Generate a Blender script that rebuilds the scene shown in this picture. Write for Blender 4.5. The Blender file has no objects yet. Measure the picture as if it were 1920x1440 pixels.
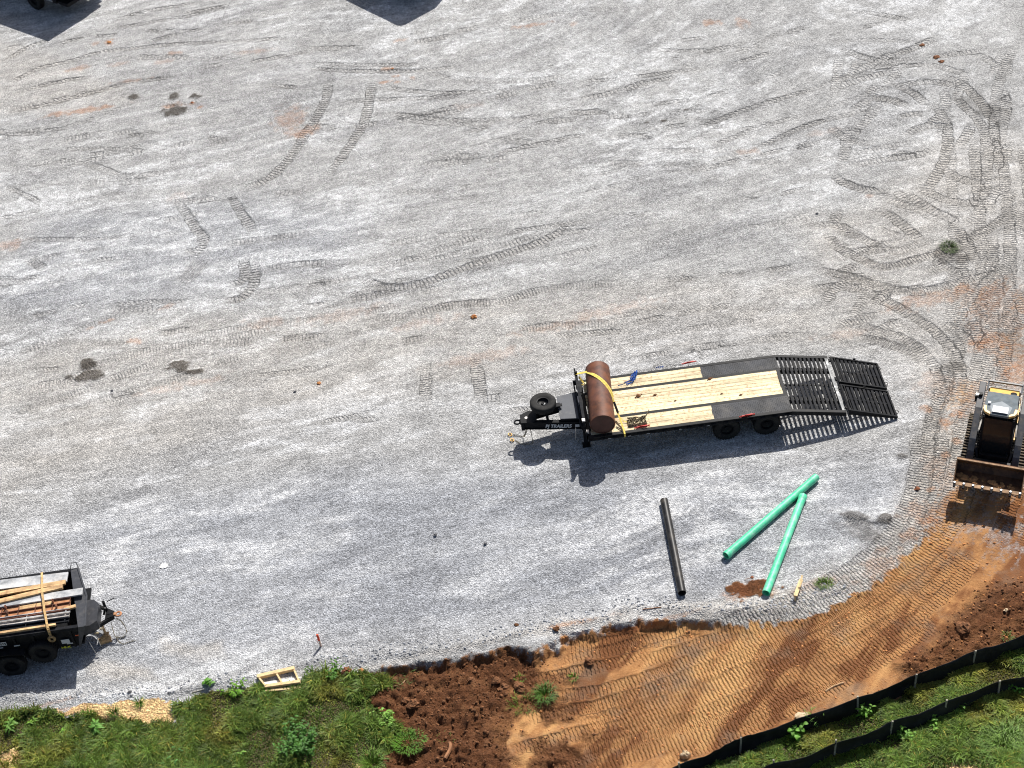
import bpy, math, random
import numpy as np
from mathutils import Vector, Matrix
S = bpy.context.scene
COL = S.collection
rad = math.radians
random.seed(7); RNG = np.random.default_rng(11)

# ------------------------------------------------------------------ camera
CF, CTH, CH, CR = 3100.0, rad(42), 34.3, 0.13          # focal (px of 1920), depression, height, roll
_st, _ct, _cr, _sr = math.sin(CTH), math.cos(CTH), math.cos(CR), math.sin(CR)
Fv = (0, _ct, -_st); U0 = (0, _st, _ct)
Rv = (_cr, -_sr*U0[1], -_sr*U0[2]); Uv = (_sr, _cr*U0[1], _cr*U0[2])
cam_d = bpy.data.cameras.new('camera'); cam = bpy.data.objects.new('camera', cam_d); COL.objects.link(cam)
cam_d.sensor_width = 36; cam_d.lens = 36*CF/1920; cam_d.clip_start = .5; cam_d.clip_end = 2000
M4 = Matrix(((Rv[0], Uv[0], -Fv[0], 0), (Rv[1], Uv[1], -Fv[1], 0), (Rv[2], Uv[2], -Fv[2], CH), (0, 0, 0, 1)))
cam.matrix_world = M4
S.camera = cam

def G(px, py, z=0.0):
    """point of the horizontal plane z that the survey photo shows at px,py"""
    a, b = (px-960)/CF, -(py-720)/CF
    d = [Fv[i]+a*Rv[i]+b*Uv[i] for i in range(3)]
    t = (z-CH)/d[2]
    return (d[0]*t, d[1]*t, z)

# ------------------------------------------------------------------ sky and sun
SUN_EL = rad(50); SUN_AZ = math.atan2(.47, .88)
w = bpy.data.worlds.new('World'); S.world = w; w.use_nodes = True
nt = w.node_tree; bg = nt.nodes['Background']; sky = nt.nodes.new('ShaderNodeTexSky')
sky.sky_type = 'NISHITA'; sky.sun_disc = False; sky.sun_elevation = SUN_EL; sky.sun_rotation = SUN_AZ
sky.dust_density = 2.5; sky.air_density = .9
nt.links.new(sky.outputs[0], bg.inputs[0]); bg.inputs[1].default_value = 0.075
sl = bpy.data.lights.new('sun', 'SUN'); sl.energy = 4.8; sl.angle = rad(.53); sl.color = (1, .965, .91)
so = bpy.data.objects.new('sun', sl); COL.objects.link(so)
sdir = Vector((math.sin(SUN_AZ)*math.cos(SUN_EL), math.cos(SUN_AZ)*math.cos(SUN_EL), math.sin(SUN_EL)))
so.rotation_euler = sdir.to_track_quat('Z', 'Y').to_euler(); so.location = (10, 60, 40)
S.view_settings.view_transform = 'Standard'; S.view_settings.look = 'None'
S.view_settings.exposure = 0.30; S.view_settings.gamma = 1.0; S.view_settings.use_curve_mapping = False
S.render.engine = 'CYCLES'; S.cycles.max_bounces = 5; S.cycles.filter_width = 1.1

# ------------------------------------------------------------------ numpy noise
_tab = RNG.random((256, 256)).astype(np.float32)
def vnoise(x, y, seed=0):
    x = np.asarray(x, np.float64)+seed*17.31; y = np.asarray(y, np.float64)+seed*9.77
    xi = np.floor(x).astype(np.int64); yi = np.floor(y).astype(np.int64)
    fx = x-xi; fy = y-yi; fx = fx*fx*(3-2*fx); fy = fy*fy*(3-2*fy)
    a = _tab[xi & 255, yi & 255]; b = _tab[(xi+1) & 255, yi & 255]; c = _tab[xi & 255, (yi+1) & 255]; d = _tab[(xi+1) & 255, (yi+1) & 255]
    return (a+(b-a)*fx)*(1-fy)+(c+(d-c)*fx)*fy
def fbm(x, y, oct=4, seed=0, gain=.5):
    s = 0; a = 1; t = 0
    for i in range(oct):
        s = s+a*vnoise(x*2**i, y*2**i, seed+i*3); t += a; a *= gain
    return s/t
def sst(v, a, b):
    t = np.clip((v-a)/(b-a), 0, 1); return t*t*(3-2*t)

# ------------------------------------------------------------------ ground grid
def axis(lo, hi, segs, out=400):
    v = list(segs)
    a = v[0]; st = .3; L = []
    while a > lo-out: a -= st; st *= 1.35; L.append(a)
    b = v[-1]; st = .3; R = []
    while b < hi+out: b += st; st *= 1.35; R.append(b)
    return np.array(L[::-1]+v+R)
gx = axis(-23, 24, np.arange(-23, 24, .055))
gy = axis(18, 72, list(np.arange(19, 37, .042))+list(np.arange(37, 50, .06))+list(np.arange(50, 72, .085)))
NX, NY = len(gx), len(gy)
X, Y = np.meshgrid(gx, gy)            # [NY,NX]
Xw = X+.5*(fbm(X*.9, Y*.9, 4, 5)-.5); Yw = Y+.5*(fbm(X*.9, Y*.9, 4, 9)-.5)
Xf = X+.42*(fbm(X*3.2, Y*3.2, 4, 15, .65)-.5)+.35*(Xw-X); Yf = Y+.42*(fbm(X*3.2, Y*3.2, 4, 19, .65)-.5)+.35*(Yw-Y)

def W(pts): return [G(a, b)[:2] for a, b in pts]
def sdf(pts, x, y):
    """signed distance, positive inside, world polygon"""
    d = np.full(x.shape, 1e9); ins = np.zeros(x.shape, bool); n = len(pts)
    for i in range(n):
        ax, ay = pts[i]; bx, by = pts[(i+1) % n]
        ex, ey = bx-ax, by-ay; px, py = x-ax, y-ay
        t = np.clip((px*ex+py*ey)/(ex*ex+ey*ey+1e-12), 0, 1)
        d = np.minimum(d, (px-ex*t)**2+(py-ey*t)**2)
        c = ((ay > y) != (by > y)) & (x < (bx-ax)*(y-ay)/(by-ay+1e-12)+ax)
        ins ^= c
    d = np.sqrt(d); return np.where(ins, d, -d)
# work window where anything special happens
iy0, iy1 = np.searchsorted(gy, 18.5), np.searchsorted(gy, 72.5)
def poly(pts_px, soft=.15, warp='w'):
    xx, yy = (Xw, Yw) if warp == 'w' else ((Xf, Yf) if warp == 'f' else (X, Y))
    return sst(sdf(W(pts_px), xx, yy), -soft, soft)
def blob(px, py, rx, ry, rot=0, soft=.6, warp=.6, seed=3):
    cx, cy, _ = G(px, py)
    k = 42.0+py*.022
    dx = (X-cx); dy = (Y-cy)
    m = (np.abs(dx) < rx/k*4) & (np.abs(dy) < ry/k*6+.5)
    out = np.zeros(X.shape)
    dxx, dyy = dx[m], dy[m]
    c, s = math.cos(rot), math.sin(rot)
    a = (dxx*c+dyy*s)/(rx/k); b = (-dxx*s+dyy*c)/(ry/k*1.35)
    r = np.sqrt(a*a+b*b)+warp*(fbm(X[m]*5, Y[m]*5, 4, seed)-.5)*2
    out[m] = sst(1-r, -soft*.5, soft*.5)
    return out

DIRT_PX = [(1960, 905), (1880, 930), (1800, 950), (1745, 985), (1700, 1040), (1650, 1085), (1600, 1120), (1540, 1145), (1490, 1160), (1380, 1172), (1300, 1162),
           (1180, 1165), (1060, 1190), (1005, 1228), (955, 1214), (860, 1235), (770, 1246), (700, 1258), (652, 1268), (650, 1305), (690, 1335), (700, 1380), (665, 1440), (640, 1520),
           (1180, 1540), (1275, 1468), (1340, 1434), (1387, 1413), (1500, 1368), (1608, 1330), (1720, 1290), (1820, 1250), (1920, 1208), (1990, 1190)]
MUD_PX = [(672, 1262), (780, 1245), (860, 1232), (955, 1212), (1010, 1232), (985, 1275), (930, 1310), (900, 1350), (925, 1400), (960, 1440), (960, 1520), (640, 1520), (665, 1440), (705, 1385), (690, 1335), (650, 1305)]
MOUND_PX = [(1960, 1085), (1885, 1085), (1840, 1110), (1790, 1160), (1730, 1215), (1690, 1250), (1720, 1275), (1820, 1240), (1960, 1190)]
GRASSL_PX = [(-80, 1336), (60, 1330), (130, 1338), (205, 1340), (250, 1362), (335, 1358), (330, 1325), (400, 1296), (480, 1288), (560, 1284), (600, 1262), (640, 1262), (690, 1264), (735, 1268), (700, 1290),
             (690, 1310), (720, 1335), (748, 1350), (745, 1385), (700, 1440), (690, 1540), (-80, 1540)]
GRASSM_PX = [(1150, 1560), (1275, 1470), (1340, 1436), (1387, 1415), (1500, 1370), (1608, 1333), (1720, 1293), (1825, 1252), (1920, 1210), (2000, 1180), (2000, 1300), (1920, 1295), (1872, 1306), (1773, 1342), (1667, 1382), (1565, 1422), (1450, 1465), (1350, 1540)]
GRASSR_PX = [(1350, 1540), (1450, 1465), (1565, 1422), (1667, 1382), (1773, 1342), (1872, 1306), (1920, 1295), (2050, 1270), (2050, 1600), (1300, 1600)]
m_dirt = sst(sdf(W(DIRT_PX), Xf, Yf)+.35*(fbm(X*7, Y*7, 3, 55)-.5), -.14, .14)
m_mud = np.clip(poly(MUD_PX, .35)+.75*poly([(900, 1210), (1010, 1235), (1080, 1240), (1060, 1300), (1120, 1380), (1130, 1470), (900, 1470)], .8)*sst(fbm(X*1.6, Y*1.6, 4, 12), .42, .58), 0, 1); m_mound = poly(MOUND_PX, .4)
g_l = poly(GRASSL_PX, .14, 'f'); g_m = poly(GRASSM_PX, .1, 'f'); g_r = poly(GRASSR_PX, .1, 'f')
# beyond the survey: everything nearer than the fences stays grass
m_grass = np.maximum(np.maximum(g_l, g_m), g_r)
far_grass = sst(-Y, -21.3, -20.9); m_grass = np.maximum(m_grass, far_grass)
m_straw = np.maximum.reduce([poly([(95, 1330), (160, 1322), (230, 1316), (322, 1314), (332, 1345), (315, 1358), (245, 1360), (205, 1342), (150, 1338)], .1, 'f'),
     .8*poly([(-20, 1412), (40, 1405), (84, 1420), (80, 1460), (-20, 1460)], .12, 'f'), .5*poly([(236, 1402), (262, 1405), (262, 1430), (238, 1428)], .12, 'f'),
     .8*poly([(1715, 1425), (1780, 1412), (1860, 1425), (1880, 1470), (1700, 1470)], .2, 'f'), .6*poly([(1735, 1372), (1800, 1365), (1830, 1385), (1780, 1405)], .2, 'f'),
     .45*poly([(330, 1372), (420, 1380), (410, 1398), (330, 1392)], .15, 'f'), .6*poly([(655, 1428), (735, 1432), (740, 1470), (650, 1470)], .15, 'f')])
m_tan = np.zeros(X.shape)
m_tan = np.maximum(m_tan, .55*poly([(-60, 690), (120, 640), (330, 600), (560, 590), (820, 560), (1000, 555), (1250, 520), (1500, 515), (1750, 560), (1960, 520), (1960, 900), (1720, 900), (1740, 760), (1650, 650), (1450, 640),
              (1200, 660), (1000, 700), (750, 740), (500, 790), (300, 850), (100, 900), (-60, 960)], .9))
m_tan = np.maximum(m_tan, .6*poly([(1490, 420), (1640, 380), (1760, 250), (1960, 250), (1960, 700), (1700, 720), (1600, 600)], .8))
m_tan = np.maximum(m_tan, .5*poly([(-60, 60), (100, 100), (260, 190), (120, 215), (-60, 215)], .5))
m_tan = np.maximum(m_tan, .75*poly([(540, 1300), (640, 1255), (800, 1225), (940, 1196), (1040, 1165), (1200, 1140), (1380, 1115), (1540, 1095), (1600, 1080), (1590, 1100), (1500, 1125), (1380, 1142), (1200, 1160), (1040, 1185), (900, 1215), (760, 1240), (640, 1262)], .12))
m_tan = np.maximum(m_tan, .8*poly([(300, 1195), (350, 1205), (420, 1200), (425, 1228), (370, 1235), (300, 1215)], .2))
m_tan = np.maximum(m_tan, .7*poly([(150, 1225), (280, 1250), (290, 1275), (160, 1262)], .2))
m_tan = np.maximum(m_tan, .95*poly([(1480, 1110), (1600, 1060), (1690, 960), (1715, 860), (1740, 700), (1960, 600), (1960, 900), (1800, 960), (1700, 1080), (1600, 1140), (1480, 1160), (1300, 1170), (1300, 1150)], .5))
m_tan *= (.45+.9*fbm(X*.8, Y*1.6, 4, 31))
m_blue = np.clip(.5*poly([(100, 400), (450, 370), (700, 400), (620, 500), (350, 560), (100, 600), (-50, 560)], 1.2)
       + .7*poly([(0, 1000), (300, 930), (700, 880), (1100, 880), (1700, 860), (1700, 1000), (1450, 1100), (900, 1180), (300, 1260), (-50, 1300), (-50, 1100)], 1.2), 0, 1)
# orange clay stains and dark wet spots
m_or = np.zeros(X.shape); m_dk = np.zeros(X.shape)
for a in [(545, 225, 22, 27, 0, .55), (575, 245, 26, 10, .5, .8), (155, 207, 48, 5, .05, 1.0), (112, 213, 14, 5, 0, 1), (205, 80, 8, 6, 0, .9), (176, 82, 6, 5, 0, .6), (148, 128, 20, 5, .1, .6), (220, 120, 14, 4, 0, .4),
          (300, 117, 16, 5, 0, .4), (330, 99, 14, 4, 0, .7), (470, 98, 30, 6, 0, .4), (1005, 46, 28, 4, 0, .7), (1075, 45, 6, 4, 0, .7), (1335, 42, 13, 7, -.4, .8), (1390, 40, 9, 13, 0, .55), (725, 128, 8, 4, 0, 1),
          (745, 143, 6, 3, 0, 1), (722, 154, 9, 3, 0, 1), (745, 154, 6, 3, 0, .8), (772, 145, 6, 4, 0, .7), (240, 152, 30, 3, 0, .5), (750, 75, 10, 4, .3, .6), (325, 198, 14, 5, 0, .8), (361, 194, 5, 3, 0, 1), (375, 201, 4, 3, 0, 1),
          (1745, 560, 55, 12, .2, .5), (1800, 545, 24, 10, .3, .8), (1860, 560, 50, 30, 0, .25), (1862, 640, 34, 16, 0, .8), (1905, 690, 30, 34, .3, .7), (1880, 600, 40, 24, 0, .35), (1710, 560, 10, 6, 0, .5), (20, 460, 20, 10, .3, .5),
          (1740, 765, 9, 7, 0, .9), (1776, 735, 12, 9, 0, .35), (1797, 776, 10, 8, 0, .8), (1772, 793, 9, 8, 0, .9), (1797, 828, 6, 5, 0, 1), (1771, 854, 6, 5, 0, 1), (1770, 890, 30, 30, 0, .35), (1747, 915, 6, 4, 0, .9), (1740, 720, 30, 20, 0, .3),
          (1720, 960, 26, 18, .6, .55), (1735, 975, 14, 8, 0, .8), (1705, 1000, 18, 10, .5, .7), (1650, 1060, 40, 16, .6, .5), (1400, 1110, 34, 10, 0, .85), (1530, 1095, 50, 7, .2, .4), (1235, 1163, 70, 3, .1, .5), (1080, 1170, 50, 3, .1, .8),
          (598, 722, 3, 5, 0, .6), (1390, 285, 8, 5, 0, .4), (1415, 283, 10, 7, 0, .5), (1630, 366, 6, 4, 0, .5), (1535, 250, 25, 6, .2, .25), (200, 602, 10, 3, .2, .6), (170, 615, 8, 3, 0, .5), (310, 575, 14, 4, .2, .5), (255, 640, 12, 5, -.5, .7),
          (870, 200, 26, 6, 0, .2), (330, 370, 16, 8, 0, .25), (640, 590, 60, 10, .1, .25), (800, 605, 50, 8, .1, .25), (1050, 610, 70, 8, .1, .35), (1150, 580, 60, 10, .1, .3), (900, 670, 60, 10, .1, .3), (350, 720, 60, 8, .1, .3),
          (500, 605, 40, 10, 0, .3), (1590, 625, 40, 8, 0, .25), (75, 1325, 60, 3, .1, .7), (130, 1330, 30, 4, 0, .7)]:
    m_or = np.maximum(m_or, 1.1*a[5]*blob(*a[:5], seed=int(a[0]) % 50+2, warp=1.3, soft=1.1))
for a in [(328, 208, 15, 10, 0, .95), (325, 182, 7, 9, 0, .85), (365, 181, 10, 5, 0, .85), (252, 181, 10, 6, .2, .7), (165, 706, 22, 8, 0, .95), (166, 684, 14, 10, 0, .75), (128, 708, 6, 4, 0, .6), (335, 686, 16, 9, -.5, .95),
          (362, 697, 16, 4, -.1, .9), (1245, 227, 4, 2, 0, .9), (1285, 207, 4, 2, .3, .9), (1212, 230, 4, 2, 0, .7), (816, 1003, 3, 2, 0, .9), (910, 1020, 3, 2, 0, .8), (1590, 968, 26, 6, -.3, .5), (1610, 990, 34, 16, -.4, .35),
          (1660, 975, 14, 8, 0, .6), (1850, 205, 20, 40, .5, .25), (1690, 855, 10, 5, 0, .5), (1785, 690, 20, 10, 0, .3), (1900, 640, 20, 40, 0, .2), (1780, 478, 24, 16, 0, .4)]:
    m_dk = np.maximum(m_dk, np.clip(1.5*a[5]*blob(a[0], a[1], a[2]*1.15, a[3]*1.15, a[4], seed=int(a[1]) % 50+2, warp=.9, soft=.7), 0, 1))

# ------------------------------------------------------------------ tyre and crawler tracks (phase of the lugs, weight, edge)
TR = [np.zeros(X.shape+(4,), np.float32) for _ in range(3)]
Hn = np.zeros(X.shape)
SW = np.zeros(X.shape)
def crom(p, step=.22):
    p = [np.array(q, float) for q in p]; p = [2*p[0]-p[1]]+p+[2*p[-1]-p[-2]]; out = []
    for i in range(1, len(p)-2):
        n = max(2, int(np.linalg.norm(p[i+1]-p[i])/step))
        for k in range(n):
            t = k/n
            out.append(.5*((2*p[i])+(-p[i-1]+p[i+1])*t+(2*p[i-1]-5*p[i]+4*p[i+1]-p[i+2])*t*t+(-p[i-1]+3*p[i]-3*p[i+1]+p[i+2])*t**3))
    out.append(p[-2]); return out
_lay = 0
def stroke(px, width=.42, kind='bar', st=1.0, per=.1, depth=.022, layer=None, world=False, patchy=.5, berm=1.0):
    global _lay
    P = crom(px if world else W(px))
    pad = width/2+.12
    xs = [q[0] for q in P]; ys = [q[1] for q in P]
    i0, i1 = np.searchsorted(gy, min(ys)-pad), np.searchsorted(gy, max(ys)+pad)
    j0, j1 = np.searchsorted(gx, min(xs)-pad), np.searchsorted(gx, max(xs)+pad)
    if i1-i0 < 2 or j1-j0 < 2: return
    best = np.full((i1-i0, j1-j0), 1e9); sv = np.zeros(best.shape); lat = np.zeros(best.shape)
    s0 = 0.0
    for a, b in zip(P[:-1], P[1:]):
        L = float(np.hypot(*(b-a)))
        if L < 1e-6: continue
        a0 = np.searchsorted(gy, min(a[1], b[1])-pad)-i0; a1 = np.searchsorted(gy, max(a[1], b[1])+pad)-i0
        b0 = np.searchsorted(gx, min(a[0], b[0])-pad)-j0; b1 = np.searchsorted(gx, max(a[0], b[0])+pad)-j0
        a0 = max(a0, 0); b0 = max(b0, 0)
        xx = X[i0+a0:i0+a1, j0+b0:j0+b1]; yy = Y[i0+a0:i0+a1, j0+b0:j0+b1]
        if xx.size == 0: continue
        d = (b-a)/L
        rx, ry = xx-a[0], yy-a[1]
        t = rx*d[0]+ry*d[1]; tc = np.clip(t, 0, L); l = -rx*d[1]+ry*d[0]
        dd = np.hypot(rx-d[0]*tc, ry-d[1]*tc)
        v = best[a0:a1, b0:b1]; m = dd < v
        v[m] = dd[m]; sv[a0:a1, b0:b1][m] = (s0+tc)[m]; lat[a0:a1, b0:b1][m] = l[m]
        s0 += L
    la = lat/(width/2); al = np.abs(la)
    xx = X[i0:i1, j0:j1]; yy = Y[i0:i1, j0:j1]
    fe = min(1.5, s0*.3+.1); end = sst(sv, 0.02, fe)*sst(s0-sv, .02, fe)
    en = fbm(xx*4.5, yy*4.5, 3, 77)-.5
    inside = sst(1.10-best/(width/2)+.55*en, 0, .42)*end
    pn = np.clip(1-patchy*sst(fbm(xx*1.3, yy*1.3, 4, int(xs[0]*7) % 40), .40, .60), 0, 1)
    wgt = inside*st*pn
    if kind != 'smear' and np.mean([q[1] for q in P]) > 43: per *= 1.35
    if kind == 'bar': ph = sv/per+.28*np.abs(((la*1.5) % 1)-.5)*2
    elif kind == 'chev': ph = sv/per+np.abs(la)*.9
    elif kind == 'smear': ph = lat/.11
    else: ph = sv/per+la*.5
    lay = _lay if layer is None else layer; _lay = (_lay+1) % 3
    T = TR[lay][i0:i1, j0:j1]
    m = (wgt > .12) & (wgt > T[..., 1]*.75)
    T[..., 0][m] = ph[m]; T[..., 1][m] = wgt[m]
    edge = np.exp(-((best/(width/2)-1.04+.3*en)/.17)**2)*end*st*pn*berm*.6*sst(fbm(xx*2.1, yy*2.1, 2, int(ys[0]*5) % 40), .30, .55)
    Hn[i0:i1, j0:j1] += depth*.9*edge-depth*wgt*.8
    SW[i0:i1, j0:j1] = np.maximum(SW[i0:i1, j0:j1], wgt)
# swath of crawler tracks from the upper right round to the lower left
IN = [(1770, 250), (1775, 420), (1775, 560), (1765, 680), (1722, 790), (1712, 890), (1690, 975), (1610, 1055), (1500, 1118), (1400, 1160), (1300, 1185), (1170, 1222), (1040, 1262)]
OUT = [(1960, 250), (1985, 420), (1990, 560), (1985, 680), (1985, 800), (1960, 930), (1905, 1040), (1800, 1150), (1660, 1240), (1500, 1330), (1360, 1392), (1200, 1440), (1060, 1470)]
def lane(f, i0=0, i1=12, jit=5, st=1.0, **k):
    pts = []
    for i in range(i0, i1+1):
        a, b = IN[i], OUT[i]
        pts.append((a[0]+(b[0]-a[0])*f+random.uniform(-jit, jit), a[1]+(b[1]-a[1])*f+random.uniform(-jit, jit)))
    stroke(pts, st=st, **k)
for f, a, b, st in [(.55, 0, 6, .8), (.3, 0, 5, .7), (.78, 0, 6, .8), (.05, 0, 4, .5), (.95, 0, 6, .7), (.12, 1, 7, .8), (.42, 1, 9, .8),
                    (.0, 4, 10, 1), (.09, 3, 11, 1), (.2, 4, 11, 1), (.31, 4, 12, 1), (.42, 6, 12, 1), (.53, 6, 12, 1), (.64, 6, 12, 1), (.75, 6, 12, 1), (.86, 7, 12, 1), (.95, 7, 11, .8), (.36, 7, 12, .9), (.7, 7, 12, .9), (.47, 8, 12, .9)]:
    lane(f, a, b, 4, st, patchy=.25)
B = dict(kind='bar')
for p, k in [
    ([(1532, 440), (1593, 475), (1658, 500), (1734, 482), (1790, 462), (1860, 425), (1930, 370)], dict(st=1, patchy=.1)),
    ([(1520, 420), (1600, 440), (1680, 470), (1760, 440)], dict(st=.7)),
    ([(1502, 501), (1582, 516), (1673, 541), (1734, 546), (1800, 528), (1860, 511), (1930, 465)], dict(st=1, patchy=.1)),
    ([(1593, 531), (1663, 566), (1724, 601), (1774, 642), (1800, 700), (1790, 780)], dict(st=1, patchy=.1)),
    ([(1583, 591), (1633, 617), (1698, 637), (1749, 682), (1764, 743), (1749, 800), (1735, 900)], dict(st=.9)),
    ([(1759, 601), (1804, 627), (1835, 655)], dict(st=1, patchy=0)),
    ([(1552, 632), (1633, 637), (1709, 662), (1744, 700)], dict(st=.7)),
    ([(1740, 140), (1790, 150), (1828, 180), (1860, 225), (1870, 300)], dict(st=1, patchy=.1)),
    ([(1765, 165), (1803, 195), (1840, 235), (1850, 290), (1845, 400)], dict(st=.9)),
    ([(1710, 200), (1752, 200), (1772, 225), (1777, 262), (1765, 312), (1725, 380)], dict(st=1, patchy=.1)),
    ([(1920, 70), (1890, 110), (1868, 180), (1865, 260), (1885, 340)], dict(st=.9)),
    ([(1810, 95), (1850, 110), (1885, 140)], dict(st=.8)),
    ([(1640, 385), (1690, 420), (1740, 462)], dict(st=.9, patchy=.1)), ([(1665, 345), (1720, 390), (1790, 430)], dict(st=.8)),
    ([(1700, 330), (1760, 370), (1850, 380), (1930, 340)], dict(st=.8)), ([(1740, 280), (1790, 330), (1860, 340), (1920, 300)], dict(st=.7)),
    ([(1810, 300), (1840, 340), (1835, 400), (1780, 430)], dict(st=.8)), ([(1880, 560), (1930, 590)], dict(st=.9)), ([(1870, 620), (1930, 650)], dict(st=.8)),
    ([(1560, 300), (1640, 280), (1740, 262)], dict(st=.6)), ([(1500, 340), (1600, 305), (1700, 275)], dict(st=.4)),
    ([(617, 143), (610, 187), (580, 240), (540, 300), (500, 337), (440, 357)], dict(st=1, patchy=.15)),
    ([(700, 140), (693, 187), (683, 227), (660, 267), (630, 310), (605, 340)], dict(st=1, patchy=.2)),
    ([(427, 360), (460, 410), (480, 445)], dict(st=.9, patchy=.2)), ([(325, 365), (365, 425), (382, 452), (350, 500)], dict(st=.9, patchy=.2)),
    ([(390, 462), (480, 450), (560, 440), (640, 428)], dict(st=.6)), ([(395, 562), (450, 560), (478, 525), (470, 480)], dict(st=1, patchy=.1)), ([(420, 540), (460, 520), (455, 480)], dict(st=1, patchy=0)),
    ([(480, 507), (560, 496), (650, 492)], dict(st=.8)),
    ([(660, 512), (720, 538), (790, 532), (855, 508), (920, 485), (1010, 455), (1100, 410)], dict(st=1, patchy=.1, depth=.03)),
    ([(690, 498), (760, 490), (860, 455), (960, 430)], dict(st=.7)), ([(760, 505), (860, 475), (960, 455), (1060, 420)], dict(st=.7)),
    ([(640, 587), (740, 595), (850, 572), (940, 565), (1010, 545), (1110, 533), (1200, 528)], dict(st=.9)),
    ([(940, 628), (1010, 613), (1080, 610), (1200, 600)], dict(st=.8, patchy=.2)), ([(680, 560), (780, 545), (860, 540)], dict(st=.6)),
    ([(795, 660), (800, 770)], dict(st=.7, patchy=.6)), ([(890, 655), (905, 770)], dict(st=.8, patchy=.6)),
    ([(0, 748), (100, 727), (200, 680), (293, 655), (440, 630), (560, 600)], dict(st=.55)), ([(0, 670), (100, 640), (213, 595), (333, 577), (400, 547)], dict(st=.6)),
    ([(0, 780), (110, 750), (240, 700), (340, 672)], dict(st=.5)), ([(320, 640), (470, 613), (640, 595), (800, 560)], dict(st=.45)), ([(45, 480), (90, 510)], dict(st=.7, patchy=0)),
    ([(120, 770), (300, 720), (500, 660), (700, 640)], dict(st=.35)), ([(100, 265), (190, 250)], dict(st=.6)), ([(200, 255), (260, 240)], dict(st=.6)), ([(130, 290), (200, 320), (280, 345)], dict(st=.5)),
    ([(1180, 480), (1300, 430), (1420, 380)], dict(st=.45)), ([(1000, 500), (1150, 450), (1280, 400)], dict(st=.4)), ([(1040, 420), (1130, 370), (1200, 330)], dict(st=.35)),
    ([(1250, 660), (1400, 640), (1500, 630), (1600, 650), (1700, 690)], dict(st=.4)), ([(1200, 640), (1350, 610), (1500, 600)], dict(st=.35)),
    ([(1565, 965), (1620, 985), (1665, 1000)], dict(st=.8)), ([(1130, 1185), (1240, 1190), (1330, 1170)], dict(st=.8))]:
    stroke(p, kind='bar', per=.105, **k)
for p, s in [
    ([(0, 168), (67, 131), (140, 112), (187, 98), (300, 85), (420, 78), (560, 70)], .9), ([(0, 212), (67, 200), (150, 180), (200, 166), (285, 142)], .9), ([(0, 190), (60, 165), (130, 150), (190, 140)], .8),
    ([(0, 120), (60, 85), (110, 75)], .9), ([(0, 95), (50, 80)], .8), ([(190, 55), (297, 40), (460, 8)], .8), ([(190, 45), (280, 20), (400, 0)], .6), ([(560, 125), (640, 132), (770, 133), (890, 121)], .9), ([(560, 118), (700, 122), (830, 120)], .6),
    ([(700, 160), (760, 169), (850, 174), (1000, 166)], .7), ([(620, 190), (750, 185), (900, 180)], .6), ([(700, 207), (830, 224), (965, 222), (1040, 213)], .8), ([(700, 215), (830, 232), (965, 230)], .5),
    ([(1280, 252), (1400, 205), (1530, 165), (1640, 130), (1770, 118)], .7), ([(1380, 300), (1500, 240), (1600, 212), (1720, 172)], .7), ([(1300, 290), (1420, 240), (1560, 200), (1700, 150)], .5),
    ([(0, 345), (40, 362), (85, 384)], .9), ([(1540, 20), (1640, 25), (1740, 45)], .6), ([(1540, 78), (1640, 75), (1740, 80)], .6), ([(1280, 95), (1380, 100), (1460, 60)], .4), ([(960, 215), (1040, 210), (1120, 190)], .3),
    ([(0, 560), (150, 520), (300, 460)], .25), ([(120, 420), (200, 440), (300, 440)], .4), ([(490, 158), (530, 162), (575, 166)], .8), ([(1000, 300), (1200, 280), (1400, 240)], .2), ([(330, 28), (460, 5)], .8)]:
    stroke(p, width=.3, kind='chev', st=s, per=.13, depth=.016, patchy=.45)
rt = random.Random(21)
for k in range(80):      # dense worn tracks in the turning area
    cx, cy = rt.uniform(1560, 1930), rt.uniform(90, 640); L_ = rt.uniform(60, 170); a_ = rt.uniform(-.9, 1.5) if cx < 1800 else rt.uniform(1.0, 2.0); cv = rt.uniform(-.9, .9)
    pts = []
    for i in range(5):
        t = (i/4-.5); aa = a_+cv*t; pts.append((cx+L_*t*math.cos(aa), cy-L_*t*math.sin(aa)*.7))
    stroke(pts, kind='bar' if k % 4 else 'chev', per=.11, st=rt.uniform(.6, 1.0), patchy=.35, depth=.024)
for k in range(130):      # faint passes along the lot
    cx, cy = rt.uniform(0, 1500), rt.uniform(20, 800); L_ = rt.uniform(120, 420); a_ = rt.uniform(.0, .22) if cy > 350 else rt.uniform(-.05, .3); cv = rt.uniform(-.25, .25)
    pts = [(cx+L_*(i/4-.5)*math.cos(a_+cv*(i/4-.5)), cy-L_*(i/4-.5)*math.sin(a_+cv*(i/4-.5))) for i in range(5)]
    stroke(pts, width=.42 if k % 2 else .3, kind='bar' if k % 2 else 'chev', per=.12, st=rt.uniform(.3, .7), patchy=1.0, depth=.014)
for p in [[(950, 1278), (1040, 1255), (1130, 1238), (1240, 1195)], [(985, 1303), (1090, 1290), (1200, 1262), (1300, 1225)], [(960, 1345), (1080, 1320), (1200, 1290)], [(930, 1405), (1060, 1372), (1200, 1328)], [(960, 1450), (1100, 1415), (1250, 1365)], [(1040, 1205), (1130, 1195), (1230, 1178)], [(1020, 1232), (1120, 1215), (1240, 1180), (1340, 1165)]]:
    stroke(p, kind='bar', per=.105, st=1, patchy=.3)
stroke([(385, 480), (350, 520), (325, 540)], width=.75, kind='smear', st=.6, patchy=0, depth=.02)
m_tan = np.clip(m_tan+.35*SW*(1-m_dirt), 0, 1)
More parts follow.
